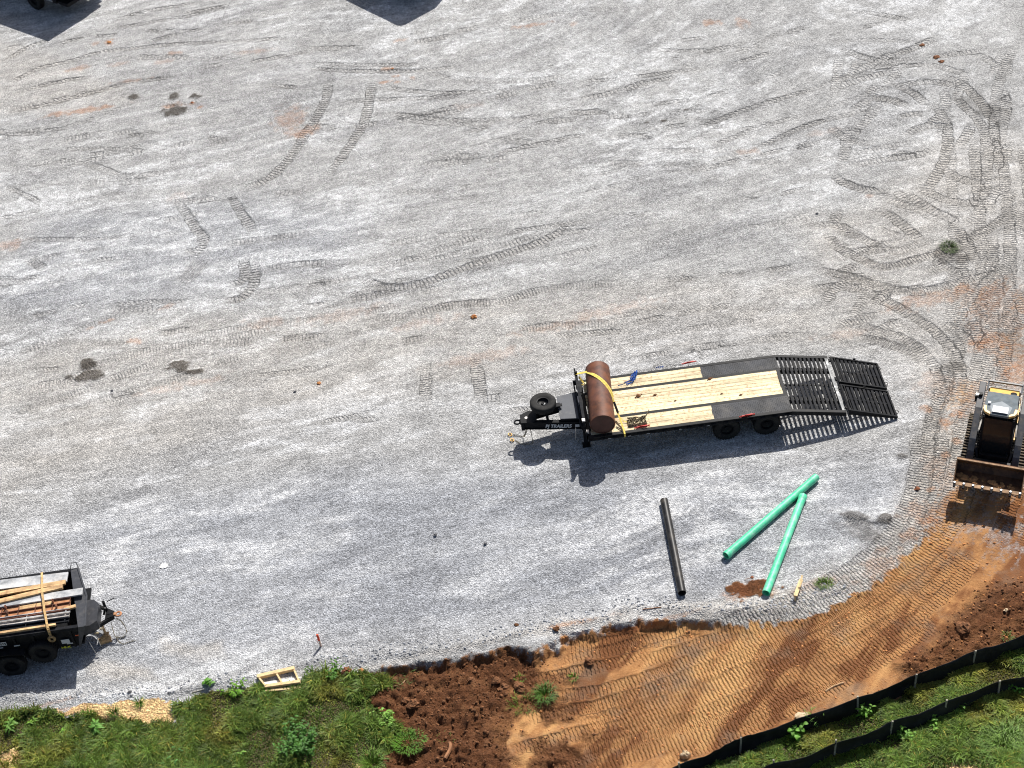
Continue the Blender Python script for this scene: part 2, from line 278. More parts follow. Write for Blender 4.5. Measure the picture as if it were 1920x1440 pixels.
# light clay dust carried along the swath
laneA = sst(sdf(W(IN[3:]+[(1100, 1380), (1200, 1420)]+OUT[:2:-1]), Xw, Yw), -.6, 1.2)
m_dirt_soft = np.clip(laneA*(fbm(X*.55, Y*.55, 4, 44)*2.4-.9), 0, 1)*(1-.55*sst(-Y, -40, -31))
m_dirt_soft = np.maximum(m_dirt_soft, .0)
gd = fbm(X*.5+Y*.4, Y*1.2-X*.3, 4, 61)
m_dirt2 = np.clip(np.maximum(m_dirt*(1-.55*sst(gd, .56, .66)*sst(Y, 26.0, 29)), .75*m_dirt_soft), 0, 1)
lu = X*.67+Y*.74; lv = -X*.74+Y*.67
ln = .6*fbm(lu*.45, lv*2.6, 4, 66)+.4*fbm(X*1.3, Y*1.3, 4, 67)
upf = sst(lu, G(1610, 1080)[0]*.67+G(1610, 1080)[1]*.74, G(1850, 800)[0]*.67+G(1850, 800)[1]*.74)
m_dirt2 = np.where(m_dirt > .02, np.clip(m_dirt-.95*upf*sst(ln, .42, .58), 0, 1), m_dirt2)
m_dirt2 = np.maximum(m_dirt2, m_dirt_soft*.7)
m_dirt2 = np.maximum(m_dirt2, .42*poly([(1790, 540), (1850, 500), (1960, 520), (1960, 760), (1850, 720), (1800, 660)], .8)*sst(ln, .40, .58))
m_dirt2 = np.maximum(m_dirt2, .75*poly([(1760, 880), (1960, 820), (1960, 1000), (1740, 1000)], .7)*sst(ln, .36, .56))
# white stone dust in streaks
ang = .12+.25*sst(Y, 40, 66)*sst(X, -6, 16)
cs, sn = np.cos(ang), np.sin(ang)
su = X*cs+Y*sn; sv_ = -X*sn+Y*cs
wav = fbm(X*.25, Y*.25, 2, 70)*2.5
st1 = fbm(su*.35+wav, sv_*1.25+wav, 5, 21); st2 = fbm(su*.8, sv_*3.2+wav*2, 4, 27); lf = fbm(X*.13, Y*.13, 3, 33)
st3 = fbm(su*1.6+wav, sv_*3.6, 4, 29)
m_wh = .34*sst(.6*st1+.4*st2+.25*(lf-.5)+.05*sst(Y, 38, 60), .44, .68)+.62*sst(.40*st1+.25*st2+.35*st3+.15*(lf-.5), .505, .61)*(.4+.6*sst(lf, .35, .6))
m_wh *= (1-.6*SW)
lw_ = 1.2*fbm(X*.3, Y*.3, 3, 94); dstreak = .75*fbm(lu*.28+lw_, lv*1.7+lw_, 5, 91, .6)+.25*fbm(X*1.3, Y*1.3, 4, 93)
fine = .6*fbm(su*1.1+wav, sv_*8+wav*3, 4, 41)+.4*fbm(su*4, sv_*4, 3, 43)
m_dig = blob(1408, 1106, 40, 15, 0, warp=1.0, seed=5); m_mud = np.maximum(m_mud, m_dig); m_dirt2 = np.maximum(m_dirt2, m_dig)
m_dark_st = sst(.6*fbm(su*.3+9, sv_*1.0, 4, 81)+.4*fbm(X*.16, Y*.16, 2, 83)+.10*m_blue, .52, .72)*.62

# ------------------------------------------------------------------ relief
ex = (X-G(940, 1215)[0])
cut = sst(X, G(690, 1262)[0]-.3, G(740, 1250)[0])*sst(-X, -G(1480, 1160)[0], -G(1230, 1165)[0])       # where the lot ends in a scraped step
sd_d = sdf(W(DIRT_PX), Xf, Yf)
Z = np.zeros(X.shape)
cutn = cut*(.35+1.1*fbm(X*1.1, Y*1.1, 3, 57))
Z -= (.07+.17*cutn)*sst(sd_d+.10*(fbm(X*9, Y*9, 3, 58)-.5), -.06, .16+.12*(1-cut))
sd_g = sdf(W([(-80, 1300), (60, 1322), (200, 1316), (330, 1312), (400, 1290), (480, 1280), (620, 1250), (760, 1236), (860, 1226), (955, 1206), (1060, 1180), (1180, 1155), (1300, 1152), (1380, 1160), (1490, 1148), (1560, 1125), (1640, 1600), (-80, 1600)]), Xw, Yw)
Z += .07*np.exp(-((sd_g+.22)/.16)**2)*(.4+1.2*fbm(X*2.2, Y*2.2, 3, 90))*sst(-X, -8.3, -7.0)          # gravel windrow on the lot's edge
Z -= .10*g_l*sst(sd_g, 0, .5)
lump = fbm(X*1.6, Y*1.6, 5, 95, .6)-.5; lump2 = fbm(X*4.5, Y*4.5, 4, 97, .6)-.5
ridg = 1-2*np.abs(fbm(X*5.5, Y*5.5, 4, 121, .6)-.5)*2
Z += m_mud*m_dirt*(.34*lump+.30*lump2+.10*ridg-.08)+m_mound*m_dirt*(.16+.3*lump+.24*lump2+.08*ridg-.06)+.05*sst(m_dk, .3, .9)*(.3+fbm(X*9, Y*9, 3, 59))
Z += .02*(fbm(X*.7, Y*.7, 3, 101)-.5)+m_grass*.12*(fbm(X*1.2, Y*1.2, 3, 103)-.5)
for (bx, by, r, h) in [(1000, 1212, .45, .10), (1390, 1142, .5, .10), (1330, 1158, .35, .08), (1450, 1150, .4, .1), (1405, 1102, .35, .12), (1830, 1000, .8, .05), (1660, 975, .3, .05), (1595, 970, .45, .05)]:
    cx, cy, _ = G(bx, by); Z += h*np.exp(-(((X-cx)/r)**2+((Y-cy)/(r*.7))**2))*(.5+fbm(X*4, Y*4, 3, 8))
cx, cy, _ = G(1405, 1108); Z -= .10*np.exp(-(((X-cx)/.3)**2+((Y-cy)/.22)**2))
cx, cy, _ = G(763, 1408); Z -= .35*np.exp(-(((X-cx)/.25)**2+((Y-cy)/.2)**2))
# long soft ruts in the clay
for p, wd, dp in [([(1905, 960), (1870, 1040), (1760, 1150), (1620, 1230), (1450, 1300), (1280, 1350)], .25, .06), ([(1790, 1060), (1700, 1130), (1560, 1210), (1400, 1270), (1200, 1320)], .2, .05), ([(1640, 1060), (1560, 1120), (1500, 1150)], .15, .03)]:
    P = crom(W(p), .4)
    for a in P[::1]:
        i0, i1 = np.searchsorted(gy, a[1]-.7), np.searchsorted(gy, a[1]+.7); j0, j1 = np.searchsorted(gx, a[0]-.7), np.searchsorted(gx, a[0]+.7)
        r2 = (X[i0:i1, j0:j1]-a[0])**2+(Y[i0:i1, j0:j1]-a[1])**2
        Hn[i0:i1, j0:j1] -= dp*.55*np.exp(-r2/wd**2*1.5)
Z += Hn*(1-m_grass)
def H(x, y):
    i = int(np.clip(np.searchsorted(gy, y)-1, 0, NY-2)); j = int(np.clip(np.searchsorted(gx, x)-1, 0, NX-2))
    ty = (y-gy[i])/(gy[i+1]-gy[i]); tx = (x-gx[j])/(gx[j+1]-gx[j])
    return float((Z[i, j]*(1-tx)+Z[i, j+1]*tx)*(1-ty)+(Z[i+1, j]*(1-tx)+Z[i+1, j+1]*tx)*ty)
def Gg(px, py):
    z = 0
    for _ in range(4):
        g = G(px, py, z); z = H(g[0], g[1])
    return Vector((g[0], g[1], z))
# ------------------------------------------------------------------ materials
def nn(nt, t, **k):
    n = nt.nodes.new(t)
    for a, b in k.items():
        if a == 'inp':
            for q, v in b.items(): n.inputs[q].default_value = v
        else: setattr(n, a, b)
    return n
def mth(nt, op, a, b=None, c=None, clamp=False):
    n = nt.nodes.new('ShaderNodeMath'); n.operation = op; n.use_clamp = clamp
    for i, v in enumerate((a, b, c)):
        if v is None: continue
        if hasattr(v, 'links') or hasattr(v, 'is_linked'): nt.links.new(v, n.inputs[i])
        else: n.inputs[i].default_value = v
    return n.outputs[0]
def mixc(nt, f, a, b, bt='MIX'):
    n = nt.nodes.new('ShaderNodeMix'); n.data_type = 'RGBA'; n.blend_type = bt; n.clamp_factor = True
    for s, v in ((n.inputs[0], f), (n.inputs[6], a), (n.inputs[7], b)):
        if hasattr(v, 'is_linked'): nt.links.new(v, s)
        elif isinstance(v, (tuple, list)): s.default_value = (*v[:3], 1)
        else: s.default_value = v
    return n.outputs[2]
def rng(nt, v, a, b, c=0, d=1, sm=False):
    n = nt.nodes.new('ShaderNodeMapRange'); n.interpolation_type = 'SMOOTHSTEP' if sm else 'LINEAR'
    nt.links.new(v, n.inputs[0])
    for i, q in enumerate((a, b, c, d)): n.inputs[i+1].default_value = q
    return n.outputs[0]
def noise(nt, vec, sc, det=4, ro=.6, dist=0):
    n = nt.nodes.new('ShaderNodeTexNoise'); n.inputs['Scale'].default_value = sc; n.inputs['Detail'].default_value = det
    n.inputs['Roughness'].default_value = ro; n.inputs['Distortion'].default_value = dist
    nt.links.new(vec, n.inputs['Vector']); return n.outputs[0]

MATS = {}
def pm(name, base, rough=.6, metal=0, var=.18, vs=6, dirt=None, da=.5, ds=3, bump=0, bs=60, coat=0, stretch=None, attr=None, spec=.35):
    if name in MATS: return MATS[name]
    m = bpy.data.materials.new(name); m.use_nodes = True; nt = m.node_tree; b = nt.nodes['Principled BSDF']
    tc = nt.nodes.new('ShaderNodeTexCoord'); vec = tc.outputs['Object']
    if stretch:
        mp = nt.nodes.new('ShaderNodeMapping'); mp.inputs['Scale'].default_value = stretch; nt.links.new(vec, mp.inputs[0]); vec = mp.outputs[0]
    n1 = noise(nt, vec, vs, 5)
    lo = tuple(max(0, c*(1-var*1.6)) for c in base); hi = tuple(min(1, c*(1+var*1.6)) for c in base)
    col = mixc(nt, rng(nt, n1, .3, .7), lo, hi)
    if attr:
        a = nn(nt, 'ShaderNodeAttribute', attribute_name=attr); col = mixc(nt, 1.0, col, a.outputs['Color'], 'MULTIPLY')
    if dirt:
        n2 = noise(nt, tc.outputs['Object'], ds, 6, .7)
        col = mixc(nt, rng(nt, n2, .62-da*.35, .72), col, dirt)
    nt.links.new(col, b.inputs['Base Color'])
    b.inputs['Roughness'].default_value = rough; b.inputs['Metallic'].default_value = metal; b.inputs['Specular IOR Level'].default_value = spec
    if coat: b.inputs['Coat Weight'].default_value = coat
    if bump:
        bp = nt.nodes.new('ShaderNodeBump'); bp.inputs['Strength'].default_value = bump; bp.inputs['Distance'].default_value = .01
        nt.links.new(noise(nt, vec, bs, 4), bp.inputs['Height']); nt.links.new(bp.outputs[0], b.inputs['Normal'])
    MATS[name] = m; return m

def ground_mat():
    m = bpy.data.materials.new('ground'); m.use_nodes = True; nt = m.node_tree; b = nt.nodes['Principled BSDF']; L = nt.links.new
    tc = nt.nodes.new('ShaderNodeTexCoord'); V = tc.outputs['Object']
    def at(n):
        a = nn(nt, 'ShaderNodeAttribute', attribute_name=n); s = nt.nodes.new('ShaderNodeSeparateColor'); L(a.outputs['Color'], s.inputs[0])
        return s.outputs[0], s.outputs[1], s.outputs[2], a.outputs['Alpha']
    dirt, mud, tan, wh = at('mask_a'); dark, orn, straw, grs = at('mask_b'); blue, dst, t1p, t1w = at('mask_c'); t2p, t2w, mound, t3p = at('mask_d'); t3w, swm, dstr, fine = at('mask_e')
    # stones
    v1 = nn(nt, 'ShaderNodeTexVoronoi', inp={'Scale': 25.0}); L(V, v1.inputs['Vector'])
    sc = nt.nodes.new('ShaderNodeSeparateColor'); L(v1.outputs['Color'], sc.inputs[0])
    v2 = nn(nt, 'ShaderNodeTexVoronoi', inp={'Scale': 42.0}); L(V, v2.inputs['Vector'])
    sc2 = nt.nodes.new('ShaderNodeSeparateColor'); L(v2.outputs['Color'], sc2.inputs[0])
    stone = mth(nt, 'ADD', mth(nt, 'MULTIPLY', sc.outputs[0], .6), mth(nt, 'MULTIPLY', sc2.outputs[0], .4))
    gap = rng(nt, v1.outputs['Distance'], .35, .62, 0, 1, True)
    big = noise(nt, V, 1.3, 5, .65)
    n_m = noise(nt, V, 7, 4, .7)
    # overall dryness of the surface
    tone = mth(nt, 'ADD', mth(nt, 'MULTIPLY', big, .35), mth(nt, 'MULTIPLY', n_m, .25))
    cs_ = rng(nt, stone, .15, .85, -1, 1)
    whn = mth(nt, 'MULTIPLY', wh, rng(nt, n_m, .30, .62), clamp=True)
    amp = mth(nt, 'MULTIPLY', rng(nt, whn, 0, 1, .45, .20), rng(nt, dst, 0, 1, .9, 1.25))
    grey_c = mixc(nt, dst, (.415, .412, .405), (.298, .298, .300))
    grey_c = mixc(nt, blue, grey_c, mixc(nt, dst, (.370, .385, .415), (.270, .284, .315)))
    grey_c = mixc(nt, whn, grey_c, (.68, .685, .69))
    grey_c = mixc(nt, mth(nt, 'MULTIPLY', tan, rng(nt, n_m, .2, .7, .5, 1.1), clamp=True), grey_c, mixc(nt, whn, (.475, .445, .405), (.66, .635, .60)))
    f = mth(nt, 'ADD', 1.0, mth(nt, 'MULTIPLY', cs_, amp)); f = mth(nt, 'MULTIPLY', f, rng(nt, tone, .2, .4, .82, 1.16))
    f = mth(nt, 'MULTIPLY', f, rng(nt, gap, 0, 1, 1, .80)); f = mth(nt, 'MULTIPLY', f, rng(nt, fine, .35, .65, .86, 1.13))
    f = mth(nt, 'MULTIPLY', f, mth(nt, 'SUBTRACT', 1.0, mth(nt, 'MULTIPLY', mth(nt, 'MULTIPLY', swm, .30), rng(nt, n_m, .35, .6, 1, .2))))
    cf = nt.nodes.new('ShaderNodeCombineColor')
    for i in range(3): L(f, cf.inputs[i])
    grav = mixc(nt, 1.0, grey_c, cf.outputs[0], 'MULTIPLY')
    # clay
    d1 = noise(nt, V, .8, 7, .72, .8); d2 = noise(nt, V, 14, 5, .75)
    clay = mixc(nt, rng(nt, d1, .36, .62), (.21, .078, .024), (.46, .215, .072))
    clay = mixc(nt, rng(nt, d2, .25, .75, 0, 1), mixc(nt, .45, clay, (.12, .042, .014)), mixc(nt, .22, clay, (.70, .46, .23)))
    clay = mixc(nt, rng(nt, dstr, .38, .49, .85, 0, True), clay, (.15, .054, .018)); clay = mixc(nt, mth(nt, 'MULTIPLY', rng(nt, dstr, .56, .68), .6), clay, (.58, .33, .13))
    greyclay = rng(nt, noise(nt, V, .75, 5, .65), .52, .66)
    clay = mixc(nt, mth(nt, 'MULTIPLY', greyclay, .55), clay, (.20, .145, .10))
    mudc = mixc(nt, rng(nt, d2, .3, .7), (.075, .028, .011), (.24, .096, .038))
    mudc = mixc(nt, rng(nt, noise(nt, V, 2.2, 5, .7), .55, .72), mudc, (.34, .16, .07))
    mudm = mth(nt, 'MULTIPLY', mth(nt, 'ADD', mud, mth(nt, 'MULTIPLY', mound, .8), clamp=True), rng(nt, n_m, .2, .45, .75, 1), clamp=True)
    clay = mixc(nt, mudm, clay, mudc)
    dm = rng(nt, mth(nt, 'ADD', dirt, mth(nt, 'MULTIPLY', mth(nt, 'SUBTRACT', n_m, .5), 1.1)), .25, .75, 0, 1)
    dm = mth(nt, 'MULTIPLY', dm, rng(nt, dirt, 0, .12, 0, 1), clamp=True)
    col = mixc(nt, dm, grav, clay)
    onoise = mth(nt, 'MULTIPLY', orn, rng(nt, n_m, .32, .55, .35, 1.15), clamp=True)
    spk = noise(nt, V, 30, 3, .8)
    onoise = mth(nt, 'MULTIPLY', onoise, rng(nt, spk, .35, .6, .35, 1), clamp=True)
    stain = mixc(nt, .42, mixc(nt, 1.0, col, (1.05, .70, .47), 'MULTIPLY'), (.40, .17, .075))
    col = mixc(nt, mth(nt, 'MULTIPLY', onoise, .85), col, stain)
    dkn = mth(nt, 'MULTIPLY', dark, rng(nt, spk, .30, .55, .55, 1), clamp=True)
    col = mixc(nt, mth(nt, 'MULTIPLY', dkn, .95), col, mixc(nt, .5, mixc(nt, 1.0, col, (.17, .14, .11), 'MULTIPLY'), mixc(nt, rng(nt, d2, .3, .7), (.022, .017, .012), (.065, .052, .038))))
    soil = mixc(nt, rng(nt, d2, .3, .7), (.035, .04, .014), (.12, .09, .045))
    col = mixc(nt, rng(nt, grs, .35, .65), col, soil)
    strc = mixc(nt, rng(nt, noise(nt, V, 26, 3, .8), .35, .65), (.36, .17, .07), (.72, .52, .27))
    col = mixc(nt, rng(nt, straw, .3, .6), col, strc)
    L(col, b.inputs['Base Color']); b.inputs['Roughness'].default_value = .9; b.inputs['Specular IOR Level'].default_value = .25
    # lug prints
    pn = noise(nt, V, 5, 2)
    def lug(p, w_):
        ph = mth(nt, 'FRACT', mth(nt, 'ADD', p, mth(nt, 'ADD', mth(nt, 'MULTIPLY', pn, .7), mth(nt, 'MULTIPLY', n_m, .35))))
        d = mth(nt, 'ABSOLUTE', mth(nt, 'SUBTRACT', ph, .5))
        g = rng(nt, d, .08, .34, 1, 0, True)
        ww = rng(nt, mth(nt, 'ADD', w_, mth(nt, 'MULTIPLY', mth(nt, 'SUBTRACT', n_m, .5), .5)), .12, .75, 0, 1)
        return mth(nt, 'MULTIPLY', g, mth(nt, 'MULTIPLY', ww, rng(nt, w_, .02, .1)))
    lg = mth(nt, 'MAXIMUM', mth(nt, 'MAXIMUM', lug(t1p, t1w), lug(t2p, t2w)), lug(t3p, t3w))
    hs = mth(nt, 'MULTIPLY', v1.outputs['Distance'], rng(nt, dm, 0, 1, -.030, -.008))
    h = mth(nt, 'SUBTRACT', hs, mth(nt, 'MULTIPLY', lg, mth(nt, 'ADD', .042, mth(nt, 'MULTIPLY', dm, .006))))
    h = mth(nt, 'ADD', h, mth(nt, 'MULTIPLY', d2, mth(nt, 'ADD', .012, mth(nt, 'MULTIPLY', mudm, .13))))
    bp = nt.nodes.new('ShaderNodeBump'); bp.inputs['Strength'].default_value = 1.0; bp.inputs['Distance'].default_value = 1.0
    L(h, bp.inputs['Height']); L(bp.outputs[0], b.inputs['Normal'])
    return m
GM = ground_mat()

# ------------------------------------------------------------------ ground meshes: one sheet, split by surface
def tag(o, label=None, cat=None, group=None, kind=None):
    if label: o['label'] = label
    if cat: o['category'] = cat
    if group: o['group'] = group
    if kind: o['kind'] = kind
    return o
co = np.stack([X, Y, Z], -1).reshape(-1, 3)
idx = np.arange(NX*NY).reshape(NY, NX)
quads = np.stack([idx[:-1, :-1], idx[:-1, 1:], idx[1:, 1:], idx[1:, :-1]], -1).reshape(-1, 4)
gflag = (m_grass > .5); dflag = (sdf(W(DIRT_PX), X, Y) > 0) & ~gflag
def q4(a): return (a[:-1, :-1]*1.+a[:-1, 1:]+a[1:, 1:]+a[1:, :-1]).reshape(-1) >= 2
isg = q4(gflag); isd = q4(dflag) & ~isg
def pack(*a): return np.stack([np.broadcast_to(q, X.shape) for q in a], -1).reshape(-1, 4).astype(np.float32)
AT = {'mask_a': pack(m_dirt2, m_mud, m_tan, m_wh), 'mask_b': pack(m_dk, m_or, m_straw, m_grass*(1-.0*m_straw)),
      'mask_c': pack(m_blue, m_dark_st, TR[0][..., 0], TR[0][..., 1]), 'mask_d': pack(TR[1][..., 0], TR[1][..., 1], m_mound, TR[2][..., 0]), 'mask_e': pack(TR[2][..., 1], SW, dstreak, fine)}
def np_mesh(name, v, q, mat, smooth=True, attrs=None):
    me = bpy.data.meshes.new(name); n = q.shape[1]
    me.vertices.add(len(v)); me.vertices.foreach_set('co', v.astype(np.float32).ravel())
    me.loops.add(q.size); me.loops.foreach_set('vertex_index', q.ravel().astype(np.int32))
    me.polygons.add(len(q)); me.polygons.foreach_set('loop_start', (np.arange(len(q))*n).astype(np.int32))
    me.update(calc_edges=True)
    if smooth: me.polygons.foreach_set('use_smooth', np.ones(len(q), bool))
    for k, a in (attrs or {}).items():
        at = me.attributes.new(k, 'FLOAT_COLOR', 'POINT'); at.data.foreach_set('color', a.ravel())
    me.materials.append(mat)
    o = bpy.data.objects.new(name, me); COL.objects.link(o); return o
def sub(name, mask):
    q = quads[mask]; u, inv = np.unique(q, return_inverse=True)
    o = np_mesh(name, co[u], inv.reshape(q.shape), GM, True, {k: a[u] for k, a in AT.items()})
    tag(o, kind='structure'); return o
sub('gravel_lot', ~isg & ~isd); sub('dirt_track', isd); sub('grass_bank', isg)

# ------------------------------------------------------------------ mesh builder
class MB:
    def __init__(s): s.v = []; s.f = []; s.c = []
    def add(s, vs, fs, col=None):
        n = len(s.v); s.v += [tuple(p) for p in vs]; s.f += [tuple(i+n for i in f) for f in fs]
        if col is not None or s.c: s.c += [col or (1, 1, 1)]*len(vs)
        return s
    def hexa(s, p, col=None):   # 8 points: bottom 4 ccw, top 4 ccw
        return s.add(p, [(3, 2, 1, 0), (4, 5, 6, 7), (0, 1, 5, 4), (1, 2, 6, 5), (2, 3, 7, 6), (3, 0, 4, 7)], col)
    def box(s, x0, x1, y0, y1, z0, z1, col=None):
        return s.hexa([(x0, y0, z0), (x1, y0, z0), (x1, y1, z0), (x0, y1, z0), (x0, y0, z1), (x1, y0, z1), (x1, y1, z1), (x0, y1, z1)], col)
    def prism(s, poly, z0, z1, M=None, col=None):
        n = len(poly); vs = [(a, b, z0) for a, b in poly]+[(a, b, z1) for a, b in poly]
        if M is not None: vs = [tuple(M @ Vector(v)) for v in vs]
        return s.add(vs, [tuple(range(n))[::-1], tuple(range(n, 2*n))]+[(i, (i+1) % n, n+(i+1) % n, n+i) for i in range(n)], col)
    def side(s, poly, y0, y1, col=None):       # polygon in x,z extruded along y
        n = len(poly); vs = [(a, y0, b) for a, b in poly]+[(a, y1, b) for a, b in poly]
        return s.add(vs, [tuple(range(n)), tuple(range(n, 2*n))[::-1]]+[(i, n+i, n+(i+1) % n, (i+1) % n) for i in range(n)], col)
    def bar(s, a, b, w, h, up=(0, 0, 1), col=None):
        a, b = Vector(a), Vector(b); d = (b-a).normalized(); r = d.cross(Vector(up)).normalized(); u = r.cross(d)
        p = []
        for q in (a, b):
            p.append([q-r*w/2-u*h/2, q+r*w/2-u*h/2, q+r*w/2+u*h/2, q-r*w/2+u*h/2])
        vs = p[0]+p[1]
        return s.add(vs, [(0, 1, 2, 3), (7, 6, 5, 4), (0, 4, 5, 1), (1, 5, 6, 2), (2, 6, 7, 3), (3, 7, 4, 0)], col)
    def tube(s, pts, r, n=8, cap=True, col=None):
        pts = [Vector(p) for p in pts]; m = len(pts); vs = []; rr = r if isinstance(r, (list, tuple)) else [r]*m
        pr = None
        for i, p in enumerate(pts):
            d = (pts[min(i+1, m-1)]-pts[max(i-1, 0)]).normalized()
            if pr is None: pr = d.cross(Vector((0, 0, 1)) if abs(d.z) < .9 else Vector((1, 0, 0))).normalized()
            pr = (pr-d*pr.dot(d)).normalized(); q = d.cross(pr)
            vs += [p+(pr*math.cos(2*math.pi*k/n)+q*math.sin(2*math.pi*k/n))*rr[i] for k in range(n)]
        fs = [(i*n+k, i*n+(k+1) % n, (i+1)*n+(k+1) % n, (i+1)*n+k) for i in range(m-1) for k in range(n)]
        if cap: fs += [tuple(range(n))[::-1], tuple(range((m-1)*n, m*n))]
        return s.add(vs, fs, col)
    def pipe(s, a, b, ro, ri, n=28):
        a, b = Vector(a), Vector(b); d = (b-a).normalized(); p = d.cross(Vector((0, 0, 1))).normalized(); q = d.cross(p); vs = []
        for c, r in ((a, ro), (b, ro), (b, ri), (a, ri)):
            vs += [c+(p*math.cos(2*math.pi*k/n)+q*math.sin(2*math.pi*k/n))*r for k in range(n)]
        return s.add(vs, [(i*n+k, i*n+(k+1) % n, ((i+1) % 4)*n+(k+1) % n, ((i+1) % 4)*n+k) for i in range(4) for k in range(n)])
    def lathe(s, prof, c, axis=(0, 1, 0), n=32, col=None):   # prof: (radius, offset along axis)
        c = Vector(c); d = Vector(axis).normalized(); p = d.cross(Vector((0, 0, 1)) if abs(d.z) < .9 else Vector((1, 0, 0))).normalized(); q = d.cross(p); vs = []
        for r, o in prof: vs += [c+d*o+(p*math.cos(2*math.pi*k/n)+q*math.sin(2*math.pi*k/n))*max(r, 1e-4) for k in range(n)]
        return s.add(vs, [(i*n+k, i*n+(k+1) % n, (i+1)*n+(k+1) % n, (i+1)*n+k) for i in range(len(prof)-1) for k in range(n)], col)
    def ribbon(s, pts, wv, th=.004, col=None):
        pts = [Vector(p) for p in pts]; wv = Vector(wv); vs = []
        for i, p in enumerate(pts):
            d = (pts[min(i+1, len(pts)-1)]-pts[max(i-1, 0)]).normalized(); w_ = (wv-d*wv.dot(d)); nn_ = d.cross(w_).normalized()*th
            vs += [p-w_/2, p+w_/2, p+w_/2+nn_, p-w_/2+nn_]
        m = len(pts); fs = [(i*4+k, i*4+(k+1) % 4, (i+1)*4+(k+1) % 4, (i+1)*4+k) for i in range(m-1) for k in range(4)]+[(3, 2, 1, 0), tuple(range(4*m-4, 4*m))]
        return s.add(vs, fs, col)
    def torus(s, c, axis, R, r, n=16, k=6, sq=1.0, col=None):
        c = Vector(c); d = Vector(axis).normalized(); p = d.cross(Vector((0, 0, 1)) if abs(d.z) < .9 else Vector((1, 0, 0))).normalized(); q = d.cross(p); vs = []
        for i in range(n):
            a = 2*math.pi*i/n; e = p*math.cos(a)+q*math.sin(a)
            for j in range(k):
                b = 2*math.pi*j/k; vs.append(c+p*math.cos(a)*R+q*math.sin(a)*R*sq+e*math.cos(b)*r+d*math.sin(b)*r)
        return s.add(vs, [(i*k+j, i*k+(j+1) % k, ((i+1) % n)*k+(j+1) % k, ((i+1) % n)*k+j) for i in range(n) for j in range(k)], col)
    def build(s, name, mat, parent=None, smooth=False, bevel=0):
        me = bpy.data.meshes.new(name); me.from_pydata(s.v, [], s.f)
        if s.c:
            a = me.attributes.new('tint', 'FLOAT_COLOR', 'POINT'); a.data.foreach_set('color', np.array([(*c, 1) for c in s.c], np.float32).ravel())
        bm_ = __import__('bmesh').new(); bm_.from_mesh(me); __import__('bmesh').ops.recalc_face_normals(bm_, faces=bm_.faces); bm_.to_mesh(me); bm_.free()
        me.materials.append(mat); o = bpy.data.objects.new(name, me); COL.objects.link(o)
        if parent: o.parent = parent
        if smooth:
            me.polygons.foreach_set('use_smooth', np.ones(len(me.polygons), bool)); me.set_sharp_from_angle(angle=rad(40))
        if bevel:
            b = o.modifiers.new('bevel', 'BEVEL'); b.width = bevel; b.segments = 2; b.limit_method = 'ANGLE'; b.angle_limit = rad(40)
        return o
def islands(m):
    par = list(range(len(m.v)))
    def fd(i):
        while par[i] != i: par[i] = par[par[i]]; i = par[i]
        return i
    for f in m.f:
        for k in f[1:]: par[fd(k)] = fd(f[0])
    gr = {}
    for f in m.f: gr.setdefault(fd(f[0]), []).append(f)
    out = []
    for fs in gr.values():
        u = sorted({i for f in fs for i in f}); mp = {i: k for k, i in enumerate(u)}; b = m.__class__(); b.v = [m.v[i] for i in u]; b.f = [tuple(mp[i] for i in f) for f in fs]
        if m.c: b.c = [m.c[i] for i in u]
        out.append(b)
    return out
def each(m, name, mat, parent, **k): return [b.build(name, mat, parent, **k) for b in islands(m)]
def empty(name, loc, rz=0, label=None, cat=None, group=None):
    o = bpy.data.objects.new(name, None); COL.objects.link(o); o.location = loc; o.rotation_euler = (0, 0, rz); o.empty_display_size = .3
    return tag(o, label, cat, group)
def text(name, body, M, size, mat, parent, shear=.3, ext=.002, sx=1.0, off=.004):
    c = bpy.data.curves.new(name, 'FONT'); c.body = body; c.size = size; c.extrude = ext; c.shear = shear; c.offset = off; c.align_x = 'LEFT'
    t = bpy.data.objects.new(name+'_tmp', c); COL.objects.link(t)
    me = bpy.data.meshes.new_from_object(t.evaluated_get(bpy.context.evaluated_depsgraph_get())); bpy.data.objects.remove(t)
    me.transform(M @ Matrix.Diagonal((sx, 1, 1, 1))); me.materials.clear(); me.materials.append(mat); me.name = name
    o = bpy.data.objects.new(name, me); COL.objects.link(o); o.parent = parent; return o
# ------------------------------------------------------------------ shared materials
BLK = pm('black_paint', (.010, .0105, .012), .45, var=.3, dirt=(.03, .028, .025), da=.2, ds=2.2, spec=.12)
BLK2 = pm('dusty_black_paint', (.013, .014, .017), .62, var=.3, dirt=(.04, .037, .033), da=.3, ds=3, spec=.10)
GREYP = pm('grey_lid_paint', (.060, .066, .080), .45, var=.1, dirt=(.13, .13, .12), da=.2)
TREAD = pm('tread_plate', (.026, .028, .034), .42, var=.35, vs=2.5, dirt=(.085, .08, .075), da=.45, ds=1.6, bump=.5, bs=90, spec=.15)
RUBB = pm('rubber', (.016, .0155, .015), .75, var=.3, dirt=(.04, .036, .03), da=.25, ds=9, bump=.2, bs=80, spec=.25)
RUST = pm('rusty_steel', (.105, .042, .027), .62, var=.45, vs=3, dirt=(.20, .068, .026), da=.5, ds=2.2, bump=.15, bs=50)
RUSTC = pm('rusty_cap', (.085, .036, .026), .6, var=.2, vs=4)
RUST2 = pm('rusty_form_steel', (.40, .17, .075), .75, var=.3, vs=5, dirt=(.50, .32, .18), da=.5, ds=4)
WOOD = pm('pine_deck', (.80, .665, .46), .75, var=.24, vs=4, dirt=(.40, .19, .08), da=.32, ds=12, stretch=(.35, 3.5, 1), attr='tint')
WOODL = pm('lumber', (.60, .40, .20), .75, var=.3, vs=5, dirt=(.30, .17, .08), da=.5, ds=6, stretch=(.4, 4, 4))
